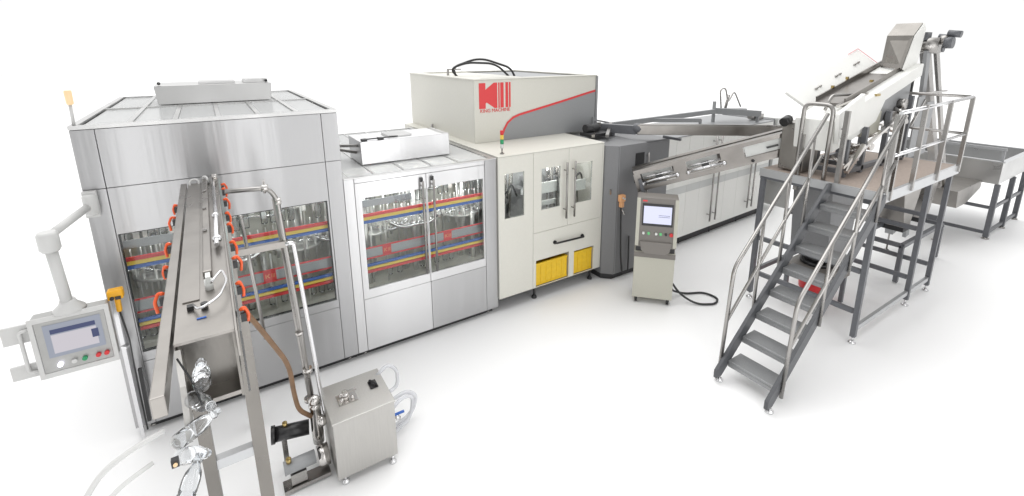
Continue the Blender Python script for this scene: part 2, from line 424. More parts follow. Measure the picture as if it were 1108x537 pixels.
# ------------------------------------------------------------------ cream blowing machine
yc = -.033
Cm = Thing('moulding_machine', 'cream painted machine with glazed double doors, black drawer handle and tall boxed top', 'machine', (4.9,1.5,0))
holes = [(4.08,4.39,1.355,1.975),(4.68,5.01,1.37,1.966),(5.28,5.61,1.36,1.96),(4.595,5.20,.205,.62),(5.295,5.69,.205,.60)]
Cm.part('front_frame', MB().sheet(3.985, 5.83, .2, 2.205, -.008, -.001, holes=holes), 'gap')
p1 = Cm.part('front_panel', MB().sheet(3.984, 4.54-g_, .2, 2.205, yc, -.009, holes=[holes[0]]), 'cream', bevel=.003)
Cm.part('window', MB().box(4.082,4.388,-.022,-.016,1.357,1.973), 'glass', p1)
for x0, x1, hl, hx in ((4.54,5.155,holes[1],5.075),(5.155,5.80,holes[2],5.225)):
    d = Cm.part('door', MB().sheet(x0+g_, x1-g_, 1.045+g_, 2.205, yc, -.009, holes=[hl]), 'cream', bevel=.003)
    Cm.part('window', MB().box(hl[0]+.002, hl[1]-.002, -.022, -.016, hl[2]+.002, hl[3]-.002), 'glass', d)
    Cm.part('door_handle', MB().cyl((hx,-.10,1.19),(hx,-.10,2.02),.015).cyl((hx,-.10,1.32),(hx,yc,1.32),.01).cyl((hx,-.10,1.90),(hx,yc,1.90),.01), 'tube', d)
dr = Cm.part('drawer_panel', MB().sheet(4.54+g_, 5.80-g_, .2, 1.045-g_, yc, -.009, holes=holes[3:]), 'cream', bevel=.003)
Cm.part('drawer_handle', MB().tube(rounded([(4.92,yc,.835),(4.92,-.085,.835),(5.44,-.085,.822),(5.44,yc,.822)],.02), .015).cyl((4.92,yc-.02,.835),(4.92,yc,.835),.028).cyl((5.44,yc-.02,.822),(5.44,yc,.822),.028), 'black', dr)
Cm.part('corner_post', MB().box(5.80+g_, 5.83, yc, -.009, .2, 2.205), 'cream', bevel=.003)
Cm.part('side_wall', MB().box(3.985, 4.01, .0, 3.4, .2, 2.205), 'cream')
Cm.part('side_wall', MB().box(5.805, 5.83, .0, 3.4, .2, 2.205), 'cream')
Cm.part('back_wall', MB().box(4.011, 5.804, 3.37, 3.4, .2, 2.205), 'cream')
Cm.part('roof', MB().box(3.982, 5.832, yc-.002, 3.42, 2.208, 2.222), 'cream', bevel=.003)
Cm.part('base_plate', MB().box(4.011, 5.804, .0, 3.36, .17, .20), 'dark')
Cm.part('dark_base', MB().box(4.0, 5.72, .28, 3.2, .004, .169), 'dark')  # set-back dark block added for the shade under the machine
Cm.part('inner_wall', MB().box(4.02, 5.79, .62, .65, .64, 2.19), 'inner_cream')
Cm.part('crate_bay', MB().box(4.56,5.74,.0,.62,.62,.645).box(4.56,5.74,.60,.63,.201,.619).box(5.21,5.285,.0,.59,.201,.619).box(4.56,4.585,.0,.59,.201,.619).box(5.70,5.74,.0,.59,.201,.619), 'cream')
rnd = random.Random(11); m1 = MB(); m2 = MB(); m3 = MB()
for xa, xb in ((4.05,4.45),(4.62,5.08),(5.2,5.68)):
    for k in range(6):
        x = rnd.uniform(xa, xb); z = rnd.uniform(1.35,1.9); s_ = rnd.uniform(.03,.09)
        m1.box(x-s_, x+s_, .25+rnd.random()*.2, .5+rnd.random()*.2, z-s_*.6, z+s_*.6)
    for k in range(5):
        x = rnd.uniform(xa, xb); m3.cyl((x,.2+rnd.random()*.3,1.2),(x,.2+rnd.random()*.3,2.1), rnd.choice((.012,.02,.03)), seg=8)
    m2.tube(rounded([(xa,.2,1.7),(xa+.15,.15,1.62),(xb-.15,.15,1.78),(xb,.25,1.55)],.08), .014)
Cm.part('mould_blocks', m1, 'tube_bright'); Cm.part('carriage', m2, 'dark'); Cm.part('guide_rods', m3, 'chrome')
Cm.part('inner_cover', MB().box(4.70,5.05,.10,.13,1.56,1.72).box(5.30,5.6,.10,.13,1.50,1.66).box(4.68,5.05,.12,.15,1.37,1.44), 'white_paint')
for x in (4.62,5.70): 
    c = Cm.part('foot', MB().cyl((x,.05,.05),(x,.05,.17),.018,seg=10).lathe((x,.05,0),[(.04,0),(.04,.02),(.02,.05)]), 'dark')
for x in (4.05,5.70): Cm.part('foot', MB().cyl((x,3.2,0),(x,3.2,.17),.03,seg=10), 'dark')
# upper box
ty0, ty1, tz = .914, 3.45, 3.155
tw = Cm.part('upper_housing', MB().sheet(4.16, 6.47, 2.223, tz-.02, ty0, ty0+.03), 'cream', bevel=.004)
tb = MB().box(4.16, 4.19, ty0+.031, ty1, 2.223, tz-.02).box(6.44, 6.47, ty0+.031, ty1, 2.223, tz-.02).box(4.191, 6.439, ty1-.03, ty1, 2.223, tz-.02)
Cm.part('housing_walls', tb, 'cream', tw)
Cm.part('housing_rim', MB().box(4.14, 6.49, ty0-.015, ty0+.12, tz-.018, tz).box(4.14, 4.34, ty0+.121, ty1-.101, tz-.018, tz).box(6.40, 6.49, ty0+.121, ty1-.101, tz-.018, tz).box(4.14, 6.49, ty1-.10, ty1+.01, tz-.018, tz), 'cream', tw, bevel=.003)
Cm.part('top_cover', MB().box(4.341, 5.30, ty0+.5, ty1-.101, tz-.032, tz-.02), 'cream', tw)
Cm.part('top_cover', MB().box(5.32, 6.399, ty0+.121, ty1-.101, tz-.045, tz-.03), 'mid_grey', tw)
Cm.part('edge_strip', MB().box(6.472, 6.51, ty0-.02, ty0+.10, 2.223, tz-.02), 'mid_grey', tw)
cur = [(4.62,2.235),(4.635,2.30),(4.67,2.39),(4.73,2.48),(4.82,2.545),(4.93,2.58),(5.3,2.65),(5.8,2.745),(6.3,2.845),(6.465,2.875)]
yy = ty0-.004
Cm.part('grey_livery', MB().prism([(x,yy,z) for x, z in cur]+[(6.465,yy,2.225),(4.62,yy,2.225)], (0,.003,0)), 'mid_grey', tw)
st = MB(); N_ = []
for i, (x, z) in enumerate(cur):
    a = Vector(cur[max(0,i-1)]); b = Vector(cur[min(len(cur)-1,i+1)]); t = (b-a).normalized(); n = Vector((-t.y, t.x)); N_.append(n)
lo = [(x,yy-.003,z) for x, z in cur]; up_ = [(x+n.x*.033,yy-.003,z+n.y*.033) for (x,z),n in zip(cur,N_)]
for i in range(len(cur)-1): st.prism([lo[i],lo[i+1],up_[i+1],up_[i]], (0,.003,0))
Cm.part('red_stripe', st, 'logo_red', tw)
x0, w, z0, hh = 4.235, .54, 2.725, .37
K = [(0,0),(0,1),(.20,1),(.20,.74),(.46,1),(.565,1),(.565,0),(.48,0),(.23,.24),(.20,.20),(.20,0)]
lg = MB().prism([(x0+a*w,yy,z0+b*hh) for a,b in K], (0,.0035,0))
for a, b in ((.60,.64),(.665,.77),(.83,.915),(.945,.995)): lg.box(x0+a*w, x0+b*w, yy, yy+.0035, z0, z0+hh)
Cm.part('logo', lg, 'logo_red', tw)
text_mesh('KING MACHINE', .072, 'logo_red', tw, (4.505-4.9, yy-1.5, 2.668), (PI/2,0,0))
tl = Cm.part('signal_tower', MB().cyl((4.125,.1,2.222),(4.125,.1,2.30),.012).cyl((4.125,.1,2.222),(4.125,.1,2.235),.03), 'tube')
for z, m in ((2.30,'plastic_pale'),(2.355,'green'),(2.42,'yellow_bar'),(2.475,'red')): Cm.part('signal_lamp', MB().cyl((4.125,.1,z),(4.125,.1,z+.06),.024), m, tl)
hs = MB().tube(rounded([(4.55,2.2,3.10),(4.35,2.1,3.26),(4.6,2.0,3.36),(5.1,1.9,3.34),(5.35,1.8,3.08)],.2,8), .018)
hs.tube(rounded([(4.6,2.4,3.10),(4.5,2.3,3.28),(4.9,2.1,3.44),(5.4,1.9,3.26),(5.45,1.8,3.05)],.2,8), .018)
Cm.part('hoses', hs, 'rubber', tw)
Cm.part('hose_bracket', MB().box(4.30,4.33,2.1,2.13,3.155,3.24).box(4.30,4.55,2.1,2.13,3.24,3.26).cyl((4.12,2.4,2.23),(4.12,2.4,2.33),.02), 'tube', tw)

# crates
def crate(x0, x1, z1, label):
    T = Thing('storage_crate', label, 'crate', ((x0+x1)/2,.22,.205), group='yellow crates in the cream machine')
    b = MB(); t = .012; z0 = .212
    b.box(x0,x1,.005,.45,z0,z0+t).box(x0,x1,.005,.005+t,z0+t,z1).box(x0,x1,.45-t,.45,z0+t,z1).box(x0,x0+t,.006+t,.449-t,z0+t,z1).box(x1-t,x1,.006+t,.449-t,z0+t,z1)
    T.part('crate_body', b, 'crate_yellow')
    r = MB(); n = int((x1-x0)/.09)
    for i in range(n+1):
        x = x0+.004+(x1-x0-.016)*i/n; r.box(x, x+.008, -.001, .004, z0+.03, z1-.04)
    r.box(x0-.002,x1+.002,-.004,.004,z1-.038,z1-.004).box(x0,x1,-.002,.004,z0,z0+.025)
    T.part('ribs', r, 'crate_yellow')
crate(4.605, 5.19, .555, 'wide yellow plastic crate in the left bay of the cream machine')
crate(5.305, 5.68, .565, 'narrow yellow plastic crate in the right bay of the cream machine')

# ------------------------------------------------------------------ slate cabinets
S1 = Thing('control_cabinet', 'dark slate grey cabinet beside the cream machine where the preform rail enters', 'cabinet', (6.2,.5,0))
S1.part('cabinet_body', MB().prism([(5.835,-.06,.1),(5.97,-.2,.1),(6.57,-.2,.1),(6.57,1.2,.1),(5.835,1.2,.1)], (0,0,2.07)), 'slate', bevel=.004)
S1.part('dark_base', MB().prism([(5.86,-.03,.0),(5.98,-.15,.0),(6.54,-.15,.0),(6.54,1.1,.0),(5.86,1.1,.0)], (0,0,.099)), 'dark')
S1.part('seam', MB().box(5.99, 5.995, -.203, -.198, .11, 2.16), 'mid_grey')
S1.part('opening', MB().box(6.33,6.52,-.206,-.201,1.55,2.02), 'black')
S1.part('latch', MB().box(5.885,5.905,-.145,-.12,1.42,1.50), 'tube')
S2 = Thing('electrical_cabinet', 'slate grey door cabinet set back between the slate cabinet and the white oven', 'cabinet', (6.95,.6,0))
S2.part('cabinet_body', MB().box(6.60,7.36,.02,1.2,.1,2.12), 'slate', bevel=.004)
S2.part('dark_base', MB().box(6.64,7.34,.06,1.1,0,.099), 'dark')
S2.part('door', MB().box(6.70,7.34,-.002,.019,.14,2.09), 'slate', bevel=.003)
S2.part('door_handle', MB().cyl((6.80,-.05,1.2),(6.80,-.05,1.95),.014).cyl((6.80,-.05,1.25),(6.80,0,1.25),.009).cyl((6.80,-.05,1.9),(6.80,0,1.9),.009), 'tube')

HP = Thing('hand_pendant', 'pale orange hand controller hung on the slate cabinet with a looped black cable', 'controller', (6.03,-.24,1.2))
HP.part('grip_body', MB().box(5.985,6.085,-.28,-.206,1.31,1.42).box(6.005,6.07,-.27,-.21,1.22,1.309), 'orange_pale', bevel=.012)
HP.part('button', MB().cyl((6.02,-.295,1.38),(6.02,-.28,1.38),.012).cyl((6.055,-.295,1.36),(6.055,-.28,1.36),.012), 'white_paint')
HP.part('hook', MB().tube(rounded([(6.04,-.21,1.20),(6.04,-.28,1.16),(6.06,-.28,1.10),(6.10,-.25,1.12)],.03), .008), 'chrome')
HP.part('cable', MB().tube(rounded([(6.03,-.24,1.2),(6.06,-.225,.9),(6.07,-.24,.45),(6.10,-.26,.12),(6.22,-.27,.10),(6.25,-.24,.30),(6.25,-.225,.7)],.08,6), .013), 'black')

# ------------------------------------------------------------------ oven
ang = math.atan2(.20, 3.75)
O = Thing('heating_oven', 'long white cabinet row with a pale grey band and paired bar handles', 'machine', (7.37,.09,0), rot=(0,0,ang))
Lo = 3.66
O.part('oven_body', MB().box(0,Lo,.03,1.3,.17,2.07), 'mid_grey')
O.part('dark_base', MB().box(.05,Lo-.05,.08,1.2,.01,.169), 'dark')
xs = [0,.30,.68,1.10,1.52,1.95,2.42,2.88,3.25,Lo]
for i, (x0, x1) in enumerate(zip(xs, xs[1:])):
    d = O.part('door', MB().box(x0+g_, x1-g_, 0, .029, .17, 2.07), 'white_bright', bevel=.003)
    O.part('grey_strip', MB().box(x0+g_+.001, x1-g_-.001, -.003, -.0005, 1.03, 1.17), 'grey_band', d)
for hx in (1.43,1.61,2.80,2.97):
    O.part('door_handle', MB().cyl((hx,-.07,.32),(hx,-.07,2.0),.016).cyl((hx,-.07,.45),(hx,0,.45),.01).cyl((hx,-.07,1.9),(hx,0,1.9),.01), 'tube')
for hx in (.7,1.7,2.7,3.5): O.part('foot', MB().cyl((hx,.1,0),(hx,.1,.17),.03,seg=10), 'dark')
O.part('roof', MB().box(-.002,Lo+.002,-.004,1.302,2.072,2.09), 'mid_grey', bevel=.003)
O.part('end_box', MB().box(Lo+.01,Lo+.16,.05,1.2,.25,2.10), 'slate')
e = O.part('end_cabinet', MB().box(Lo+.17,Lo+.85,.0,1.2,.2,2.12), 'white_paint', bevel=.004)
O.part('seam', MB().box(Lo+.48,Lo+.485,-.003,.002,.22,2.10), 'gap', e)
fr = MB().beam((-.85,.85,2.27),(2.45,.62,2.32),.07,.09).beam((2.40,.64,2.33),(3.15,.05,2.27),.08,.12).beam((2.42,.66,2.33),(3.3,.45,2.28),.06,.10)
fr.beam((.55,.75,2.28),(1.25,.2,2.28),.07).beam((-.9,.86,2.2),(-.9,.86,2.45),.04).beam((2.42,.66,2.09),(2.42,.66,2.52),.05).beam((1.25,.2,2.09),(1.25,.2,2.30),.04)
fr.beam((3.15,.1,2.09),(3.15,.1,2.26),.05).beam((-.9,.86,2.40),(-.4,.84,2.29),.03)
O.part('top_frame', fr, 'mid_grey')
O.part('hose', MB().tube(rounded([(2.75,.7,2.35),(2.65,.7,2.75),(2.85,.7,2.78),(3.0,.7,2.45),(3.2,.7,2.7),(3.35,.6,2.35)],.1,6), .016).cyl((2.9,.7,2.3),(3.0,.7,2.62),.03), 'tube')
O.part('motor', MB().cyl((3.2,.3,2.17),(3.42,.3,2.17),.05).box(3.40,3.6,.2,.4,2.10,2.22), 'tube')

# ------------------------------------------------------------------ return chute over the oven
R = Thing('return_chute', 'thick grey level beam passing in front of the white oven top', 'chute', (6.7,.2,2.3))
R.part('channel', MB().beam((6.75,.20,2.30),(8.75,-1.36,2.30),.13,.16), 'steel_warm', bevel=.01)
R.part('elbow', MB().beam((6.35,.72,2.30),(6.74,.2,2.29),.10,.14).ball((6.76,.2,2.31),.09), 'frame_grey')
R.part('rail_lip', MB().beam((6.75,.14,2.39),(8.72,-1.40,2.39),.02), 'tube')
R.part('support', MB().beam((6.55,.55,2.12),(6.55,.55,2.25),.06).beam((7.3,-.25,2.14),(7.3,.1,2.14),.04), 'frame_grey')
Mt = Thing('drive_unit', 'small dark motor and rails on the slate cabinet roof beside the cream top box', 'motor', (6.3,.6,2.18))
Mt.part('motor_body', MB().cyl((5.95,.55,2.33),(6.2,.55,2.33),.07).box(5.9,6.35,.35,.62,2.222,2.27), 'dark')
Mt.part('rails', MB().beam((5.9,.3,2.25),(6.6,.9,2.28),.05).beam((6.1,.2,2.25),(6.75,.8,2.32),.05).beam((6.3,.62,2.3),(6.3,.62,2.40),.05), 'tube')

# ------------------------------------------------------------------ preform rail conveyor
p0 = Vector((6.16,-.42,1.70)); p1 = Vector((7.72,-1.86,2.37)); dv = p1-p0; L = dv.length
yaw = math.atan2(dv.y, dv.x); pit = math.atan2(dv.z, math.hypot(dv.x, dv.y))
P = Thing('preform_rail', 'sloping stainless preform rail with cut-out side windows rising to the platform', 'conveyor', tuple(p0), rot=(0,-pit,yaw))
hw = [(.05,.52,-.10,.09),(.70,1.17,-.09,.10),(1.48,2.08,-.06,.10)]
P.part('side_plate', MB().sheet(-.04, L, -.165, .15, -.14, -.132, holes=hw), 'steel_rail')
P.part('side_plate', MB().sheet(-.04, L, -.165, .15, .132, .14, holes=hw), 'steel_rail')
P.part('top_cover', MB().box(-.04, L, -.145, -.04, .151, .158).box(-.04, L, .04, .145, .151, .158), 'steel_rail')
P.part('end_plate', MB().sheet(-.02,.0,0,0,0,0) if False else MB().box(-.05,-.041,-.14,.14,-.165,.10), 'steel_rail')
P.part('roller', MB().cyl((-.04,-.05,-.04),(L-.1,-.05,-.04),.016).cyl((-.04,.03,-.04),(L-.1,.03,-.04),.016), 'chrome')
for h_ in hw[:2]:
    P.part('front_rod', MB().cyl((h_[0],-.15,-.04),(h_[1]+.03,-.15,-.04),.018).cyl((h_[0]+.02,-.14,.03),(h_[1],-.14,.02),.012).ball((h_[1]+.03,-.15,-.05),.035).ball((h_[0],-.15,-.06),.03), 'tube_bright')
    P.part('bracket', MB().box(h_[0]+.2,h_[0]+.3,-.15,-.141,-.03,.04), 'black')
    P.part('cover_plate', MB().box(h_[0]+.02,h_[1]-.02,-.02,.0,-.03,.10), 'white_paint')
P.part('cover_plate', MB().box(1.50,2.06,-.12,-.10,-.055,.095), 'white_paint')
P.part('pull_handle', MB().box(1.78,1.93,-.15,-.121,.0,.022), 'black')
P.part('knob', MB().ball((1.57,-.15,-.12),.022).ball((1.98,-.15,-.10),.022), 'black')
P.part('end_bracket', MB().box(L-.02,L+.12,-.10,-.06,-.12,.08).box(L+.02,L+.3,.0,.08,-.06,.02).cyl((L-.02,-.05,.05),(L+.35,-.05,.10),.02), 'tube')
P.part('drop_bracket', MB().box(.0,.05,-.19,-.141,-.24,.02).cyl((.02,-.19,-.2),(.02,-.05,-.2),.03), 'frame_grey')

# ------------------------------------------------------------------ console
K_ = Thing('control_console', 'free-standing cream control console on castors with a lit screen', 'console', (5.915,-1.037,0), rot=(0,0,math.radians(-47.6)))
w = .275
K_.part('lower_cabinet', MB().prism([(-w,0,.09),(-w,.42,.09),(-w,.42,.80),(-w,0,.80)], (2*w,0,0)), 'console_cream', bevel=.006)
K_.part('recess', MB().box(-w+.012,w-.012,.02,.40,.801,.90), 'dark')
K_.part('trim_strip', MB().box(-w-.004,w+.004,-.012,.40,.72,.79), 'console_taupe')
hd = K_.part('head', MB().prism([(-w,-.03,.88),(-w,.05,1.58),(-w,.30,1.58),(-w,.42,.88)], (2*w,0,0)), 'console_taupe', bevel=.012)
def fz(z): return -.03+.08*(z-.88)/.7
def plate(x0,x1,z0,z1,off,th=.006): return MB().prism([(x0,fz(z0)-off,z0),(x1,fz(z0)-off,z0),(x1,fz(z1)-off,z1),(x0,fz(z1)-off,z1)], (0,th,0))
K_.part('side_trim', plate(-w-.002,-w+.045,.9,1.57,.010,.009), 'console_cream', hd); K_.part('side_trim', plate(w-.045,w+.002,.9,1.57,.010,.009), 'console_cream', hd)
K_.part('bezel', plate(-.20,.21,1.19,1.50,.008), 'dark', hd)
sc = K_.part('screen', plate(-.18,.19,1.225,1.465,.014), 'screen', hd)
t = MB()
for i in range(3): t.prism([(.02,fz(1.33)-.0165,1.30+i*.022),(.17,fz(1.33)-.0165,1.30+i*.022),(.17,fz(1.33)-.0165,1.305+i*.022),(.02,fz(1.33)-.0165,1.305+i*.022)],(0,.002,0))
K_.part('screen_lines', t, 'screen_blue', sc)
K_.part('keyboard_lip', MB().prism([(-.21,-.05,.97),(-.19,-.09,.86),(-.14,-.105,.82),(.14,-.105,.82),(.19,-.09,.86),(.21,-.05,.97)], (0,.07,0)), 'console_taupe', hd)
for x, m in ((-.17,'white_paint'),(-.10,'lamp_green'),(.0,'white_paint'),(.06,'lamp_green'),(.13,'dark'),(.20,'red')):
    K_.part('button', MB().cyl((x,fz(1.09)-.03,1.085),(x,fz(1.09),1.085),.017 if m != 'red' else .025, seg=12), m, hd)
K_.part('lettering', plate(-.20,-.14,1.525,1.545,.006,.004), 'logo_red', hd)
for x in (-.22,.22):
    for y in (.05,.37): K_.part('castor', MB().cyl((x-.018,y,.04),(x+.018,y,.04),.038,seg=16).box(x-.02,x+.02,y-.03,y+.03,.06,.089), 'black')
K_.part('power_cable', MB().tube(rounded([(w-.03,.25,.30),(w+.12,.22,.10),(w+.35,.12,.018),(w+.62,.20,.018),(w+.68,.38,.018),(w+.5,.52,.018),(w+.2,.40,.018),(w+.02,.30,.1),(w-.02,.28,.22)],.14,7), .015), 'rubber')

# ------------------------------------------------------------------ platform
PL = Thing('work_platform', 'raised work platform on slate steel legs with a brown deck and guard rails', 'platform', (8.5,-2.35,0))
zt = 1.96; xs0, xs1, ys0, ys1 = 7.27, 9.75, -3.10, -1.65
PL.part('deck', MB().box(xs0,xs1,ys0+.02,ys1,zt-.03,zt), 'deck_brown')
PL.part('deck_edge', MB().box(xs0-.03,xs0-.001,ys0,ys1,zt-.10,zt+.006).box(xs0-.03,xs1+.03,ys0-.02,ys0+.018,zt-.12,zt+.006).box(xs1+.001,xs1+.03,ys0+.02,ys1,zt-.10,zt+.006), 'frame_pale')
PL.part('deck_frame', MB().box(xs0,xs1,ys0+.03,ys0+.10,zt-.14,zt-.031).box(xs0,xs1,ys1-.07,ys1,zt-.14,zt-.031).box(xs0,xs0+.07,ys0+.101,ys1-.071,zt-.14,zt-.031).box(xs1-.07,xs1,ys0+.101,ys1-.071,zt-.14,zt-.031), 'frame_grey')
legs = [(7.29,-3.05),(8.93,-3.05),(9.85,-3.05),(7.29,-1.69),(8.93,-1.69),(9.72,-1.69)]
for x, y in legs:
    xx = min(x, 9.71)
    PL.part('leg', MB().box(xx-.029,xx+.029,y-.029,y+.029,.09,zt-.125), 'frame_grey')
    foot(PL, xx, y, .09, .045, pm='tube_bright')
br = MB()
for z in (.20,): br.box(7.33,8.89,-3.07,-3.03,z-.03,z+.03).box(8.97,9.67,-3.07,-3.03,z-.03,z+.03)
PL.part('lower_rail', br, 'frame_pale')
br = MB()
for z in (.42,.95): br.box(7.27,7.31,-3.01,-1.73,z-.03,z+.03)
br.box(7.33,8.89,-1.71,-1.67,.39,.45).box(8.91,8.95,-3.01,-1.73,.39,.45).box(8.91,8.95,-3.01,-1.73,1.12,1.18).box(9.69,9.73,-3.01,-1.73,.39,.45).box(9.69,9.73,-3.01,-1.73,1.12,1.18).box(8.97,9.67,-1.71,-1.67,1.1,1.16)
PL.part('cross_rail', br, 'frame_grey')
# guard rails
yr = -3.12; top = 2.93
gr = MB()
for x in (8.02,8.86,9.70): gr.beam((x,yr,zt-.08),(x,yr,top),.045)
PL.part('guard_post', gr, 'tube')
PL.part('guard_rail', MB().tube([(7.30,yr,top-.05),(9.70,yr,top)],.022).tube([(7.30,yr,2.40),(9.70,yr,2.42)],.02), 'tube_bright')
PL.part('guard_rail', MB().tube([(9.72,yr+.03,top),(9.72,-1.70,top)],.022).tube([(9.72,yr+.03,2.42),(9.72,-1.70,2.42)],.02).beam((9.72,-1.70,zt-.05),(9.72,-1.70,top),.045), 'tube')
PL.part('gate_post', MB().tube(rounded([(7.30,-2.10,zt-.1),(7.30,-2.10,2.90),(7.30,-2.44,2.90),(7.30,-2.44,zt-.1)],.10,6), .026).beam((7.31,-2.12,zt-.2),(7.31,-2.12,2.5),.05), 'tube')
PL.part('gate_post', MB().beam((7.30,-2.60,zt-.08),(7.30,-2.60,2.85),.05).beam((7.30,-3.10,zt-.12),(7.30,-3.10,2.86),.05).beam((7.40,-3.12,zt-.1),(7.40,-3.12,2.86),.035), 'tube')
PL.part('hanging_plate', MB().box(7.45,7.465,-1.64,-1.95,1.42,1.95), 'pendant_grey')

# staircase
SS = Thing('staircase', 'steep slate steel staircase with eight treads and bent tube handrails', 'staircase', (6.3,-2.84,0))
ya, yb = -2.555, -3.125
def sline(z): return 5.20+(7.24-5.20)*(z/1.96)
for y in (ya, yb):
    SS.part('stringer', MB().prism([(5.22,y-.02,.06),(5.31,y-.02,.06),(7.24,y-.02,1.83),(7.24,y-.02,1.955),(7.18,y-.02,1.955),(5.22,y-.02,.15)], (0,.04,0)), 'frame_dark', bevel=.003)
    f = MB().cyl((5.30,y,.03),(5.30,y,.09),.014,seg=8).lathe((5.30,y,0),[(.045,0),(.045,.014),(.025,.034),(.012,.04)])
    SS.part('foot', f, 'tube_bright')
for i in range(8):
    z = .218*(i+1); x = sline(z)-.02
    SS.part('tread', MB().box(x, x+.23, ya-.023, yb+.023, z-.028, z).box(x, x+.018, ya-.023, yb+.023, z-.075, z-.029), 'stair_grey', bevel=.004)
for y, x0, z0, xt, zt_ in ((yb-.03,5.50,1.17,7.30,2.85),(ya+.03,5.41,1.30,6.98,2.83)):
    xb_ = 5.44 if y < -3 else 5.34
    pts = rounded([(xb_,y,.12),(x0,y,z0),(xt,y,zt_)],.10,5)
    rl = SS.part('handrail', MB().tube(pts,.021), 'tube')
    SS.part('middle_rail', MB().tube([(xb_+.03,y,.68),(xt,y,zt_-.50)],.018), 'tube', rl)
    ps = MB()
    for t_ in (.30,.58,.85):
        x = x0+(xt-x0)*t_; zr = z0+(zt_-z0)*t_; zb_ = (x-5.20)/2.04*1.96-.08; ps.tube([(x,y,zb_),(x,y,zr)],.018)
    SS.part('handrail_post', ps, 'tube', rl)

# ------------------------------------------------------------------ unscrambler on the platform
U = Thing('preform_unscrambler', 'white inclined preform sorting machine with a raised lid on the platform deck', 'machine', (8.6,-2.2,1.96))
U.part('feed_box', MB().box(7.40,7.78,-2.12,-1.80,1.98,2.62), 'steel_warm', bevel=.01)
U.part('motor', MB().cyl((7.30,-1.86,2.62),(7.42,-1.86,2.66),.06).cyl((7.55,-2.0,2.62),(7.75,-2.0,2.66),.07), 'black')
fr = MB()
for x in (7.66,8.14,8.80,9.5): fr.beam((x,-2.50,1.965),(x,-2.50,2.45+.25*(x-7.66)),.06).beam((x,-1.95,1.965),(x,-1.95,2.5+.25*(x-7.66)),.06)
fr.box(7.66,9.52,-2.53,-2.47,2.0,2.06).box(7.66,9.52,-1.98,-1.92,2.0,2.06).box(7.64,7.69,-2.46,-1.99,2.0,2.06).box(8.12,8.17,-2.46,-1.99,2.0,2.06)
U.part('stand', fr, 'frame_grey')
bd = U.part('body', MB().prism([(7.40,-2.45,2.30),(7.95,-2.45,2.42),(8.55,-2.45,2.60),(8.75,-2.45,2.88),(9.9,-2.45,3.18),(9.9,-2.45,3.36),(8.4,-2.45,2.98),(7.36,-2.45,2.70)], (0,.48,0)), 'white_bright', bevel=.012)
U.part('drive_box', MB().box(8.32,8.72,-2.44,-2.05,2.40,2.74), 'console_cream', bevel=.01)
U.part('side_plate', MB().prism([(8.80,-2.40,2.55),(9.7,-2.40,2.75),(9.7,-2.40,3.10),(8.80,-2.40,2.88)],(0,.02,0)), 'mid_grey')
U.part('blower', MB().cyl((9.0,-2.5,2.62),(9.0,-2.41,2.62),.10).cyl((9.35,-2.5,2.80),(9.35,-2.41,2.80),.07), 'tube')
U.part('guard_panel', MB().prism([(7.36,-2.52,2.42),(8.02,-2.52,2.58),(7.90,-2.52,3.02),(7.28,-2.52,2.80)], (0,.05,0)), 'white_bright', bevel=.006)
U.part('pull_handle', MB().tube(rounded([(7.38,-2.53,2.50),(7.38,-2.58,2.50),(7.36,-2.58,2.62),(7.36,-2.53,2.62)],.02), .008), 'tube')
U.part('cap_dark', MB().box(8.38,8.5,-2.47,-2.44,2.955,2.985), 'brass')
U.part('trough', MB().prism([(7.85,-2.30,2.84),(9.85,-2.30,3.30),(9.85,-1.96,3.30),(7.85,-1.96,2.84)], (0,0,.035)).beam((7.9,-2.30,2.90),(9.85,-2.30,3.36),.02,.08).beam((7.9,-1.95,2.90),(9.85,-1.95,3.37),.02,.08), 'steel_rail')
U.part('trough_clips', MB().box(8.7,8.74,-1.96,-1.93,3.14,3.18).box(8.9,8.94,-2.2,-2.16,3.10,3.14).box(8.3,8.34,-1.96,-1.93,3.02,3.07), 'brass')
lid = U.part('lid', MB().prism([(7.86,-1.90,2.77),(9.80,-1.90,3.33),(9.80,-1.58,3.56),(7.80,-1.58,2.98)], (.0,.02,-.03)), 'white_bright', bevel=.006)
U.part('lid_edge', MB().beam((9.81,-1.90,3.345),(9.81,-1.58,3.575),.006).beam((9.5,-1.585,3.487),(9.81,-1.585,3.575),.006), 'logo_red', lid)
for t_ in (.22,.5,.78):
    x = 7.83+1.95*t_; z = 2.875+.57*t_
    U.part('latch', MB().beam((x,-1.75,z+.012),(x+.07,-1.75,z+.032),.02).beam((x+.11,-1.75,z+.042),(x+.16,-1.75,z+.056),.02), 'tube', lid)
cl = MB(); rnd = random.Random(4)
for k in range(16):
    x = rnd.uniform(7.5,9.3); z = 2.06+(x-7.4)*.28+rnd.uniform(-.05,.12); cl.cyl((x,-2.55,z),(x+rnd.uniform(-.1,.2),-2.40,z+rnd.uniform(-.1,.1)),rnd.choice((.02,.03,.05)))
cl.beam((7.5,-2.55,2.12),(9.2,-2.55,2.72),.04).beam((7.55,-2.58,2.06),(7.95,-2.58,2.36),.05).beam((7.7,-2.3,2.85),(8.4,-2.35,2.98),.03)
U.part('rollers', cl, 'chrome')
U.part('rail_tube', MB().tube(rounded([(7.62,-2.2,2.80),(7.75,-2.2,2.98),(8.35,-2.3,2.98),(8.5,-2.3,2.9)],.06),.02), 'tube')
ch = [(9.62,-1.97,3.33),(9.68,-1.97,3.765),(9.94,-1.97,3.95)]
q = MB().prism([(9.63,-2.0,3.30),(9.41,-2.34,3.28),(9.64,-2.34,3.755),(9.68,-2.0,3.76)], (.025,0,.0)).prism([(9.68,-2.0,3.763),(9.64,-2.34,3.758),(9.90,-2.34,3.945),(9.94,-2.0,3.945)], (.02,0,-.02))
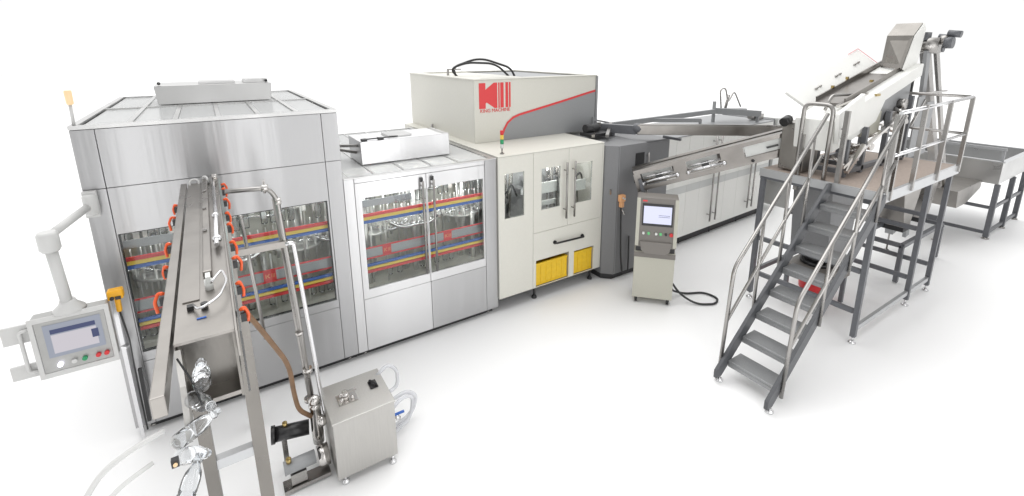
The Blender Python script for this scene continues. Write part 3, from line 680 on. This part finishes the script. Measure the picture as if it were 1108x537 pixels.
U.part('chute_plate', q, 'steel_dark')
U.part('chute_side', MB().prism([(9.43,-2.355,3.28),(9.66,-2.355,3.755),(9.92,-2.355,3.945),(10.02,-2.355,3.86),(9.92,-2.355,3.33),(9.7,-2.355,3.20)], (0,.012,0)), 'white_bright')

# ------------------------------------------------------------------ elevator and bin
EL = Thing('bucket_elevator', 'tall thin preform elevator with a motor head behind the platform guard rail', 'elevator', (10.8,-2.2,0))
EL.part('column', MB().beam((10.35,-2.10,3.55),(11.0,-2.10,.35),.12,.18).beam((10.35,-2.32,3.55),(11.0,-2.32,.35),.05,.14), 'mid_grey')
EL.part('column', MB().beam((10.55,-2.22,3.60),(12.35,-2.30,.75),.10,.14).beam((10.55,-2.36,3.60),(12.35,-2.44,.75),.04,.10), 'tube')
md = EL.part('motor_head', MB().cyl((10.42,-2.45,3.62),(10.42,-2.05,3.62),.12).cyl((10.42,-2.52,3.70),(10.42,-2.44,3.70),.07), 'tube')
EL.part('gearbox', MB().box(10.30,10.48,-2.30,-2.12,3.70,3.82).cyl((10.40,-2.60,3.66),(10.40,-2.50,3.66),.085).cyl((10.46,-2.66,3.78),(10.46,-2.50,3.80),.05).cyl((10.34,-2.12,3.5),(10.34,-2.02,3.5),.08).cyl((10.38,-2.2,3.80),(10.38,-2.2,3.90),.03).cyl((10.55,-2.46,3.58),(10.55,-2.30,3.58),.06).cyl((10.62,-2.5,3.73),(10.62,-2.35,3.75),.05), 'frame_grey', md)
EL.part('belt_box', MB().box(9.98,10.10,-2.20,-2.0,2.55,3.2), 'tube'); 
EL.part('panel', MB().box(10.05,10.30,-2.42,-2.40,1.9,2.85).box(10.45,10.75,-2.42,-2.40,1.9,2.75), 'mid_grey')
EL.part('brace', MB().beam((10.3,-2.42,2.8),(9.9,-2.42,2.4),.03).beam((10.2,-2.42,2.9),(11.2,-2.42,2.9),.03), 'tube')
EL.part('fan_guard', MB().box(9.93,9.97,-2.35,-2.15,2.75,3.15).cyl((9.92,-2.25,2.95),(9.99,-2.25,2.95),.09), 'dark')
for x, y in ((10.95,-2.1),(12.3,-2.4)): foot(EL, x, y, .6, .05)

BN = Thing('preform_bin', 'galvanised rectangular preform bin on slate legs beyond the platform', 'bin', (13.6,-2.2,0))
t = .02
bb = MB().box(13.16,13.18,-2.93,-1.0,1.09,1.51).box(15.2,15.22,-2.93,-1.0,1.09,1.51).box(13.181,15.199,-2.93,-2.91,1.09,1.51).box(13.181,15.199,-1.02,-1.0,1.09,1.51)
BN.part('hopper_wall', bb, 'steel_roof')
BN.part('hopper_floor', MB().box(13.181,15.199,-2.909,-1.021,1.09,1.11), 'mid_grey')
BN.part('rim', MB().box(13.13,13.20,-2.96,-.97,1.511,1.53).box(13.20,15.24,-2.96,-2.89,1.511,1.53).box(13.20,15.24,-1.03,-.97,1.511,1.53).box(15.17,15.24,-2.889,-1.031,1.511,1.53), 'frame_pale')
BN.part('discharge_cone', MB().prism([(11.9,-2.7,.80),(12.4,-2.7,.80),(13.15,-2.7,.98),(13.15,-2.7,1.12),(11.8,-2.7,1.12)], (0,1.2,0)), 'steel_warm')
for x, y in ((13.19,-2.92),(14.25,-2.92),(15.18,-2.92),(13.19,-1.03),(15.18,-1.03)):
    BN.part('leg', MB().box(x-.04,x+.04,y-.04,y+.04,.04,1.085), 'frame_grey'); 
    BN.part('foot', MB().lathe((x,y,0),[(.06,0),(.06,.02),(.02,.039)]), 'tube')
bb = MB()
for z in (.12,.62): bb.box(13.17,13.21,-2.87,-1.08,z-.03,z+.03).box(13.24,14.20,-2.94,-2.90,z-.03,z+.03).box(14.30,15.13,-2.94,-2.90,z-.03,z+.03)
BN.part('cross_rail', bb, 'frame_grey')
BN.part('back_rail', MB().beam((13.2,-1.0,1.75),(13.2,-2.93,1.75),.05).beam((13.2,-1.0,1.53),(13.2,-1.0,1.75),.04).beam((13.2,-2.9,1.53),(13.2,-2.9,1.75),.04), 'mid_grey')

# things under the deck
UD = Thing('vibrating_base', 'grey sheet metal base with black rubber mounts under the staircase', 'machine base', (8.2,-2.1,0))
UD.part('cabinet_body', MB().prism([(7.75,-2.45,.75),(8.35,-2.45,.75),(8.5,-2.45,1.80),(7.6,-2.45,1.80)], (0,.5,0)), 'slate', bevel=.005)
UD.part('pedestal', MB().box(7.62,8.30,-2.55,-1.95,.42,.60), 'console_taupe', bevel=.01)
UD.part('rubber_mount', MB().cyl((7.95,-2.25,.605),(7.95,-2.25,.65),.22,seg=28).cyl((7.95,-2.25,.68),(7.95,-2.25,.72),.20,seg=28), 'black')
ub = MB()
for x, y in ((7.66,-2.5),(8.26,-2.5),(7.66,-2.0),(8.26,-2.0)): ub.beam((x,y,.0),(x,y,.42),.05)
UD.part('leg', ub, 'frame_grey')
RB = Thing('fire_bucket', 'round red container standing on the floor under the staircase', 'container', (7.90,-2.25,0))
RB.part('bucket', MB().lathe((8.17,-2.13,.0),[(.05,0),(.12,.03),(.17,.10),(.18,.18),(.18,.33),(.17,.34)],24), 'red')
RB.part('ring', MB().lathe((8.17,-2.13,.345),[(.11,0),(.13,.01),(.13,.05),(.10,.06)],20), 'black')
FT = Thing('feed_table', 'slate steel feed table with stainless funnels under the far end of the platform', 'table', (9.8,-2.4,0))
FT.part('table_frame', MB().beam((8.6,-1.45,1.02),(10.6,-1.45,1.02),.06).beam((8.6,-2.0,1.02),(8.6,-1.45,1.02),.06).beam((9.6,-2.2,.70),(11.2,-2.2,.70),.06).beam((9.6,-2.7,.62),(11.3,-2.7,.62),.06).beam((9.6,-2.7,.62),(9.6,-1.7,.62),.06).beam((11.3,-2.7,.62),(11.3,-1.7,.62),.06), 'frame_grey')
fl = MB()
for x, y in ((9.6,-2.7),(11.3,-2.7),(9.6,-1.7),(11.3,-1.7)): fl.beam((x,y,.02),(x,y,.62),.06)
FT.part('leg', fl, 'frame_grey')
FT.part('funnel', MB().prism([(10.2,-2.5,.72),(10.45,-2.5,.72),(10.75,-2.5,1.55),(9.9,-2.5,1.55)], (0,.5,0)), 'steel_warm')
FT.part('funnel', MB().prism([(11.0,-2.5,.72),(11.25,-2.5,.72),(11.55,-2.5,1.6),(10.85,-2.5,1.6)], (0,.5,0)), 'tube')
FT.part('outlet', MB().box(10.2,10.45,-2.5,-2.0,.64,.715).box(11.0,11.25,-2.5,-2.0,.64,.715), 'dark')

# ------------------------------------------------------------------ outfeed conveyor
V_ = Thing('outfeed_conveyor', 'stainless outfeed conveyor with orange clamps running towards the viewer from the tall cabinet', 'conveyor', (.83,-1.8,0))
zc = 2.44
V_.part('channel_cover', MB().box(.735,.94,-3.05,-.32,zc-.012,zc), 'steel_warm')
V_.part('raised_cover', MB().box(.835,.875,-2.45,-.34,zc+.001,zc+.035), 'steel_warm', bevel=.006)
V_.part('recess_strip', MB().box(.755,.82,-2.7,-.34,zc+.001,zc+.006), 'steel_warm')
V_.part('side_beam', MB().box(.682,.724,-3.38,-.30,zc-.075,zc+.004), 'steel_warm', bevel=.004)
V_.part('side_wall', MB().box(.942,.95,-3.10,-.30,zc-.10,zc+.02), 'steel_warm')
V_.part('side_screen', MB().box(.956,.964,-3.12,-.34,zc-.26,zc+.02), 'acrylic')
V_.part('end_plate', MB().box(.746,.929,-2.90,-2.89,zc-.32,zc-.013).box(.735,.745,-3.045,-2.89,zc-.32,zc-.013).box(.93,.94,-3.045,-2.89,zc-.32,zc-.013), 'steel_dark')
V_.part('end_hood', MB().prism([(.735,-3.10,zc-.16),(.735,-3.064,zc-.02),(.735,-3.064,zc-.32),(.735,-3.20,zc-.34)], (.02,0,0)), 'steel_tank')
V_.part('bottom_tray', MB().box(.735,.94,-3.0,-.32,zc-.34,zc-.32), 'steel_warm')
V_.part('cable', MB().tube([(.74,-3.07,zc-.05),(.78,-3.10,zc-.16),(.80,-3.14,zc-.26)],.004,6), 'rubber')
crn = random.Random(21)
def clamp_(x, y, z, s):
    z += crn.uniform(-.015,.015); q = crn.uniform(.7,1.15); dy = crn.uniform(-.03,.02)
    c = V_.part('clamp', MB().tube(rounded([(x,y,z+.03),(x+s*.022*q,y,z+.042),(x+s*.04*q,y+dy*.6,z+.0),(x+s*.034*q,y+dy,z-.05*q)],.010,3),.008,8).ball((x+s*.012,y,z+.035),.010), 'orange')
    V_.part('clamp_base', MB().box(x,x+s*.022,y-.02,y+.02,z-.02,z+.02), 'black', c)
for y in (-.42,-.62,-1.0,-1.32,-1.62,-1.95,-2.28,-2.6,-2.88): clamp_(.968, y, zc-.04, 1)
for y in (-.85,-1.15,-1.75,-2.1,-2.45): clamp_(.672, y, zc-.06, -1)
V_.part('air_pipe', MB().tube(rounded([(.915,-.36,zc+.04),(.915,-1.5,zc+.05),(.905,-2.1,zc+.04)],.05),.012).ball((.912,-1.55,zc+.05),.022).ball((.91,-2.0,zc+.04),.026), 'tube_bright')
V_.part('air_loop', MB().tube(rounded([(.87,-2.62,zc+.04),(.92,-2.50,zc+.05),(.935,-2.66,zc+.05),(.90,-2.82,zc+.05),(.82,-2.86,zc+.03),(.80,-2.78,zc+.02)],.05,6),.006,8), 'tube_bright')
V_.part('valve', MB().cyl((.86,-2.6,zc),(.86,-2.6,zc+.05),.018).box(.85,.87,-2.62,-2.56,zc+.04,zc+.07), 'white_paint')
V_.part('fitting', MB().cyl((.84,-2.80,zc),(.84,-2.80,zc+.03),.014).box(.775,.80,-2.79,-2.76,zc,zc+.02), 'black')
V_.part('label_plate', MB().box(.81,.845,-2.89,-2.88,zc+.001,zc+.004), 'blue_bar')
V_.part('bolts', MB().cyl((.85,-.8,zc+.03),(.85,-.8,zc+.05),.012).cyl((.85,-1.3,zc+.03),(.85,-1.3,zc+.05),.012).cyl((.85,-1.8,zc+.03),(.85,-1.8,zc+.05),.012), 'tube')
V_.part('hoop', MB().tube(arc((.78,-.36,zc+.01),.035,0,2*PI,14,(1,0,0),(0,.5,.85))[:-1],.009,8,closed=True).tube(rounded([(.84,-.34,zc),(.85,-.34,zc+.06),(.875,-.36,zc+.05),(.88,-.4,zc)],.02),.009,8), 'plastic_pale')
V_.part('hook_bracket', MB().box(.90,.945,-.52,-.36,zc+.001,zc+.05).cyl((.93,-.44,zc+.05),(.93,-.44,zc+.09),.02), 'chrome')
V_.part('leg', MB().box(.93,1.0,-2.42,-2.35,0,zc-.27), 'steel_dark')
V_.part('leg', MB().box(.69,.75,-2.42,-2.35,0,zc-.36), 'steel_dark')
V_.part('leg', MB().box(.93,.99,-.5,-.44,0,zc-.27), 'steel_warm')
V_.part('leg_brace', MB().box(.751,.929,-2.41,-2.36,1.28,1.34), 'frame_pale')

# pipes
PP = Thing('pipe_riser', 'pair of stainless pipes rising from the pump to the outfeed conveyor', 'pipe', (1.38,-1.2,0))
PP.part('riser', MB().tube(rounded([(.985,-1.2,2.555),(1.265,-1.2,2.535),(1.315,-1.2,2.44),(1.36,-1.2,1.5),(1.40,-1.2,.40)],.07,6),.018), 'tube')
PP.part('riser', MB().tube([(1.305,-1.17,2.44),(1.372,-1.17,.9),(1.385,-1.17,.6)],.024), 'tube')
PP.part('tee', MB().cyl((1.24,-1.2,2.50),(1.24,-1.2,2.60),.010).cyl((1.215,-1.2,2.54),(1.265,-1.2,2.54),.026).cyl((1.30,-1.2,2.42),(1.34,-1.2,2.42),.028), 'chrome')
PP.part('return_pipe', MB().tube(rounded([(1.33,-1.22,2.07),(1.39,-1.22,2.07),(1.40,-1.22,1.9),(1.465,-1.22,.60),(1.475,-1.25,.42),(1.53,-1.30,.42)],.06,6),.018), 'tube_bright')
PP.part('strut', MB().tube([(1.06,-1.2,2.33),(1.11,-1.2,1.30)],.014).ball((1.06,-1.2,2.34),.018), 'tube')
PP.part('strut', MB().beam((.97,-1.2,2.07),(1.34,-1.2,2.07),.05), 'steel_warm')
PP.part('flange', MB().cyl((1.38,-1.2,.88),(1.385,-1.2,.92),.040).cyl((1.37,-1.2,.60),(1.37,-1.2,.63),.042).cyl((1.355,-1.2,1.25),(1.355,-1.2,1.28),.032), 'chrome')
PU = Thing('transfer_pump', 'stainless centrifugal pump with a black motor beside the small steel tank', 'pump', (1.35,-1.3,0))
PU.part('motor', MB().cyl((1.08,-1.18,.38),(1.34,-1.22,.36),.062,seg=20).cyl((1.05,-1.176,.382),(1.08,-1.18,.38),.074,seg=20), 'black')
PU.part('motor', MB().cyl((1.10,-1.42,.22),(1.34,-1.42,.22),.055,seg=20), 'mid_grey', label='lower grey motor of the pump set')
PU.part('pump_head', MB().cyl((1.36,-1.38,.16),(1.45,-1.38,.16),.09,seg=24).lathe((1.40,-1.25,.0),[(.045,.20),(.05,.30),(.045,.55),(.05,.56),(.05,.58),(.035,.60)],16), 'chrome')
PU.part('valve_block', MB().cyl((1.40,-1.26,.42),(1.55,-1.30,.42),.03).ball((1.44,-1.28,.42),.05).ball((1.40,-1.25,.62),.05), 'chrome')
PU.part('base_plate', MB().box(1.08,1.44,-1.48,-1.36,.02,.05).box(1.14,1.26,-1.46,-1.38,.061,.16).box(1.12,1.16,-1.20,-1.16,.061,.34), 'tube')
PU.part('fitting', MB().cyl((1.16,-1.19,.43),(1.16,-1.19,.47),.02).cyl((1.14,-1.44,.28),(1.14,-1.44,.32),.02), 'brass')
BH = MB().tube(rounded([(.985,-1.55,1.78),(1.10,-1.45,1.48),(1.24,-1.35,1.10),(1.25,-1.32,.80),(1.27,-1.3,.62),(1.36,-1.28,.50)],.2,8),.019).build('brown_hose','brown_hose')
tag(BH, 'brown rubber hose drooping from the orange clamps to the pump', 'hose')
TK = Thing('water_tank', 'small square stainless tank with a black handle on its lid, on the floor', 'tank', (1.72,-1.38,0))
TK.part('tank_body', MB().box(1.47,1.975,-1.63,-1.135,.07,.605), 'steel_tank', bevel=.004)
lid = TK.part('lid', MB().box(1.462,1.982,-1.638,-1.128,.606,.625), 'steel_tank', bevel=.004)
TK.part('lid_handle', MB().tube(rounded([(1.86,-1.30,.626),(1.86,-1.30,.655),(1.90,-1.37,.655),(1.90,-1.37,.626)],.012),.010).box(1.845,1.915,-1.39,-1.28,.626,.632), 'black', lid)
TK.part('valve', MB().box(1.56,1.72,-1.46,-1.32,.626,.636).cyl((1.63,-1.39,.636),(1.63,-1.39,.70),.030).box(1.61,1.72,-1.41,-1.385,.69,.705).ball((1.60,-1.36,.65),.02).ball((1.68,-1.42,.645),.018).cyl((1.58,-1.42,.64),(1.66,-1.35,.64),.012), 'chrome', lid)
for x, y in ((1.53,-1.60),(1.93,-1.62),(1.93,-1.17),(1.53,-1.17)): foot(TK, x, y, .07, .032, pm='tube_bright')
TK.part('overflow_pipe', MB().tube(rounded([(1.93,-1.22,.60),(2.06,-1.20,.68),(2.14,-1.22,.60),(2.13,-1.25,.44),(1.98,-1.27,.42)],.08,6),.017), 'hose_clear')
TK.part('drain_hose', MB().tube(rounded([(1.98,-1.30,.33),(2.20,-1.25,.36),(2.32,-1.22,.24),(2.26,-1.22,.06),(2.05,-1.28,.035),(1.85,-1.20,.035)],.12,7),.019).tube(rounded([(1.98,-1.38,.30),(2.14,-1.32,.36),(2.26,-1.28,.30),(2.22,-1.3,.08),(1.98,-1.36,.035)],.12,7),.017), 'hose_clear')
TK.part('tap', MB().cyl((1.976,-1.42,.26),(2.08,-1.42,.24),.018).ball((2.05,-1.42,.26),.026), 'tube_bright'); TK.part('tap_lever', MB().box(2.03,2.12,-1.43,-1.41,.285,.30), 'blue_bar')

# ------------------------------------------------------------------ operator panel on swing arm
Q = Thing('operator_panel', 'grey operator touch panel hanging from a jointed pale arm at the left', 'control panel', (-.12,-.6,1.1))
pb = Q.part('panel_box', MB().box(-.335,.105,-.60,-.48,1.16,1.635), 'pendant_grey', bevel=.012)
Q.part('panel_frame', MB().sheet(-.345,.115,1.15,1.645,-.612,-.601,holes=[(-.315,.085,1.19,1.605)]), 'plastic_pale', pb, bevel=.004)
Q.part('faceplate', MB().box(-.313,.083,-.606,-.601,1.192,1.603), 'band_grey' if False else 'pendant_grey', pb)
sc = Q.part('screen', MB().box(-.27,.055,-.612,-.607,1.31,1.575), 'screen_dim', pb)
Q.part('screen_window', MB().box(-.235,.02,-.615,-.6125,1.34,1.49), 'screen_panel', sc)
Q.part('screen_header', MB().box(-.235,.02,-.615,-.6125,1.50,1.535).box(-.01,.03,-.617,-.6155,1.40,1.47), 'screen_blue', sc)
for x, m in ((-.22,'lamp_white'),(-.14,'plastic_pale'),(-.08,'green'),(.0,'red'),(.05,'red')): Q.part('button', MB().cyl((x,-.63,1.245),(x,-.606,1.245),.016), m, pb)
Q.part('side_handle', MB().tube(rounded([(-.345,-.58,1.56),(-.40,-.58,1.56),(-.40,-.58,1.22),(-.345,-.58,1.22)],.03),.012), 'plastic_pale')
Q.part('side_shelf', MB().box(-.50,-.336,-.56,-.54,1.46,1.60).box(-.50,-.336,-.56,-.54,1.17,1.28), 'plastic_pale')
ar = Q.part('swing_arm', MB().tube([(-.115,-.56,1.66),(-.13,-.58,2.18)],.036,16).tube([(-.13,-.58,2.24),(.03,-.06,2.30)],.031,16).lathe((-.13,-.58,2.13),[(.05,0),(.062,.02),(.062,.13),(.05,.15)],20).lathe((-.115,-.55,1.636),[(.10,0),(.095,.02),(.055,.06),(.045,.09)],20), 'plastic_pale')
Q.part('wall_joint', MB().lathe((.045,-.055,2.22),[(.035,0),(.05,.02),(.05,.16),(.035,.18)],18).box(.0,.09,-.06,-.004,2.2,2.42), 'plastic_pale', ar)

HY = Thing('teach_pendant', 'bright yellow hand controller hung beside the operator panel with a black cable', 'controller', (.06,-.25,1.5))
HY.part('grip_body', MB().box(.10,.20,-.52,-.44,1.62,1.70).box(.135,.17,-.50,-.45,1.50,1.619), 'pendant_yellow', bevel=.012)
HY.part('knob', MB().cyl((.13,-.53,1.64),(.13,-.51,1.64),.015).box(.15,.185,-.53,-.51,1.625,1.65), 'black')
HY.part('cable', MB().tube(rounded([(.15,-.47,1.5),(.16,-.40,1.2),(.12,-.2,.9),(.10,-.10,.5),(.10,-.10,.1)],.1,6),.007).beam((.13,-.12,.20),(.14,-.12,.75),.03), 'black')
HY.part('mounting_post', MB().beam((.06,-.10,.02),(.06,-.10,1.5),.03).beam((.06,-.10,1.0),(.10,-.13,1.0),.05,.02), 'tube_bright')

# ------------------------------------------------------------------ bottles and added pale chute at the near end
CH = Thing('fade_chute', 'added pale chute whose white stands in for a fade below the near end of the outfeed conveyor', 'chute', (.68,-3.5,1.6))
CH.part('tray', MB().prism([(.60,-3.30,1.86),(.84,-3.30,1.86),(.78,-3.95,1.58),(.52,-3.95,1.58)], (0,0,.012)).prism([(.60,-3.30,1.873),(.605,-3.30,1.95),(.525,-3.95,1.67),(.52,-3.95,1.593)], (.006,0,0)), 'fade_white')  # tray added; its pale colour stands in for a fade to white
CH.part('hoop_guard', MB().tube(rounded([(.40,-3.35,1.9),(.43,-3.30,2.06),(.50,-3.25,2.15),(.60,-3.22,2.18),(.68,-3.2,2.19)],.06,6),.010).tube(rounded([(.43,-3.4,1.9),(.47,-3.35,2.05),(.54,-3.30,2.10),(.64,-3.26,2.12)],.05,6),.008), 'plastic_pale')
CH.part('support', MB().beam((.66,-3.35,0),(.66,-3.35,1.86),.03).beam((.62,-3.88,0),(.62,-3.88,1.6),.03), 'frame_pale')
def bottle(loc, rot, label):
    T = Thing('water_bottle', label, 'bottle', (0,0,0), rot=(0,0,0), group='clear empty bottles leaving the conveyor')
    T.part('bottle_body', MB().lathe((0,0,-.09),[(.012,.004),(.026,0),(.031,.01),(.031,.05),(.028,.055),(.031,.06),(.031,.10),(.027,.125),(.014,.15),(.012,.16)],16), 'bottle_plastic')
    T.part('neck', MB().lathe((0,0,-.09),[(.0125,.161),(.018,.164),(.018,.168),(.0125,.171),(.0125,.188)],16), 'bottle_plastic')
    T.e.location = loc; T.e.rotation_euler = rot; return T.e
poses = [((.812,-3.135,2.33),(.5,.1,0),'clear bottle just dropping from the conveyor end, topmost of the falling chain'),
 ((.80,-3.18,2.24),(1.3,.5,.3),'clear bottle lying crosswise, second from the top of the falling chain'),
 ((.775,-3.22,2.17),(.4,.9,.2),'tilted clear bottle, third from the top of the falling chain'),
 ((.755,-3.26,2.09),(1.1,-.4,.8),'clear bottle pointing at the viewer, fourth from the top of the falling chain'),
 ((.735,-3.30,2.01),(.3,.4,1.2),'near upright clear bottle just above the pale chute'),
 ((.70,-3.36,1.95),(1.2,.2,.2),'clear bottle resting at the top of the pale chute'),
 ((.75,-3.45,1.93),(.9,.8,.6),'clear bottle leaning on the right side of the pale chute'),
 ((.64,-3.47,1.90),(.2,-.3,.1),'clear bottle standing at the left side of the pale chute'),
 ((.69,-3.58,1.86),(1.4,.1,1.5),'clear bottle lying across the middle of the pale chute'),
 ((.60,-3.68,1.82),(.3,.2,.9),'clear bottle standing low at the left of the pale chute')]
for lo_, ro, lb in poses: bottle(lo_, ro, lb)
IL = MB().box(.70,.722,-3.35,-3.33,2.135,2.165).build('sensor','dark'); tag(IL, 'tiny dark sensor with a lit lamp beside the falling bottles', 'sensor')
IL2 = MB().ball((.712,-3.355,2.15),.007).build('sensor_lamp','lamp_amber'); IL2.parent = IL

# ------------------------------------------------------------------ camera, world, lights
f_, cx, cy = 512.406, 563.905, 177.455; W_, H_ = 1108., 537.
yaw, pitch = .582, -.235
cam = bpy.data.cameras.new('camera'); co = bpy.data.objects.new('camera', cam); COL.objects.link(co)
co.location = (.971,-5.152,3.552)
fw = Vector((math.sin(yaw)*math.cos(pitch), math.cos(yaw)*math.cos(pitch), math.sin(pitch)))
rt = Vector((math.cos(yaw), -math.sin(yaw), 0)); up = rt.cross(fw)
rl = -.001; r2 = rt*math.cos(rl)+up*math.sin(rl); u2 = -rt*math.sin(rl)+up*math.cos(rl)
M = Matrix((r2, u2, -fw)).transposed().to_4x4(); M.translation = co.location; co.matrix_world = M
cam.sensor_fit = 'HORIZONTAL'; cam.sensor_width = 36; cam.lens = 36*f_/W_
cam.shift_x = (W_/2-cx)/W_; cam.shift_y = -(H_/2-cy)/W_
cam.clip_start = .05; cam.clip_end = 500
SC.camera = co

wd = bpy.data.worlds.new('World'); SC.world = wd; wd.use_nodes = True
N = wd.node_tree.nodes; L = wd.node_tree.links; bg = N['Background']
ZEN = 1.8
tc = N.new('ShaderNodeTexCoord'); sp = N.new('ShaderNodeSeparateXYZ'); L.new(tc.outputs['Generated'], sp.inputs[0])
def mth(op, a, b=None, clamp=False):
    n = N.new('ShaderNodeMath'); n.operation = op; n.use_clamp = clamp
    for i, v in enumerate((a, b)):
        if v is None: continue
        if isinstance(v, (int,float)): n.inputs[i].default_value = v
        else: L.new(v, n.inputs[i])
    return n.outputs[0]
# world brightness stripes behind the camera, added to band the steel; the side the camera looks at is plain white
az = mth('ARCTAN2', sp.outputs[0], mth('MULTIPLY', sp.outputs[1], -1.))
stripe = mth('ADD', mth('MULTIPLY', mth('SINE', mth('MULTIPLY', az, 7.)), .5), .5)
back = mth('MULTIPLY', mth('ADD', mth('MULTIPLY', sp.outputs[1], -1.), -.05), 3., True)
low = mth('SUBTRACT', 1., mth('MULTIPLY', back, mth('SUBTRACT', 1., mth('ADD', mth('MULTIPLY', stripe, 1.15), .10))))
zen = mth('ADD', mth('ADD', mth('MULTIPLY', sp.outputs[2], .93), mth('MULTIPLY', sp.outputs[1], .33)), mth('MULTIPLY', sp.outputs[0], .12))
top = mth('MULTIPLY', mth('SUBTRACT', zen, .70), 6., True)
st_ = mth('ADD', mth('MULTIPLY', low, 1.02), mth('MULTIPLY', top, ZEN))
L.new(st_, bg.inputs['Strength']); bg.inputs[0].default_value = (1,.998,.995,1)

def area(name, loc, target, size, energy, col=(1,1,1)):
    l = bpy.data.lights.new(name, 'AREA'); l.shape = 'RECTANGLE'; l.size, l.size_y = size; l.energy = energy; l.color = col
    o = bpy.data.objects.new(name, l); COL.objects.link(o); o.location = loc
    o.rotation_euler = (Vector(target)-Vector(loc)).to_track_quat('-Z','Y').to_euler()
for k_, (lx, wdt, en) in enumerate(((-.35,.5,26),(1.55,.45,24),(4.6,.9,55),(6.9,.5,26))):
    area('added_band_light', (lx,-7.,2.6), (lx,0,2.6), (wdt,5.), en)  # unseen lamps added to lay bright vertical bands on the steel
for x_, z_, en in ((.55,2.55,7),(1.5,2.55,7),(2.6,2.14,6),(3.4,2.14,6),(4.25,2.15,3),(5.15,2.15,6)):
    area('added_inner_fill', (x_,.16,z_), (x_,.42,1.4), (.8,.06), en)  # no fixtures here: unseen fill added to brighten the interiors behind the windows
SC.view_settings.view_transform = 'Standard'; SC.view_settings.look = 'None'; SC.view_settings.exposure = 0; SC.view_settings.gamma = 1
SC.cycles.max_bounces = 8; SC.cycles.transparent_max_bounces = 24
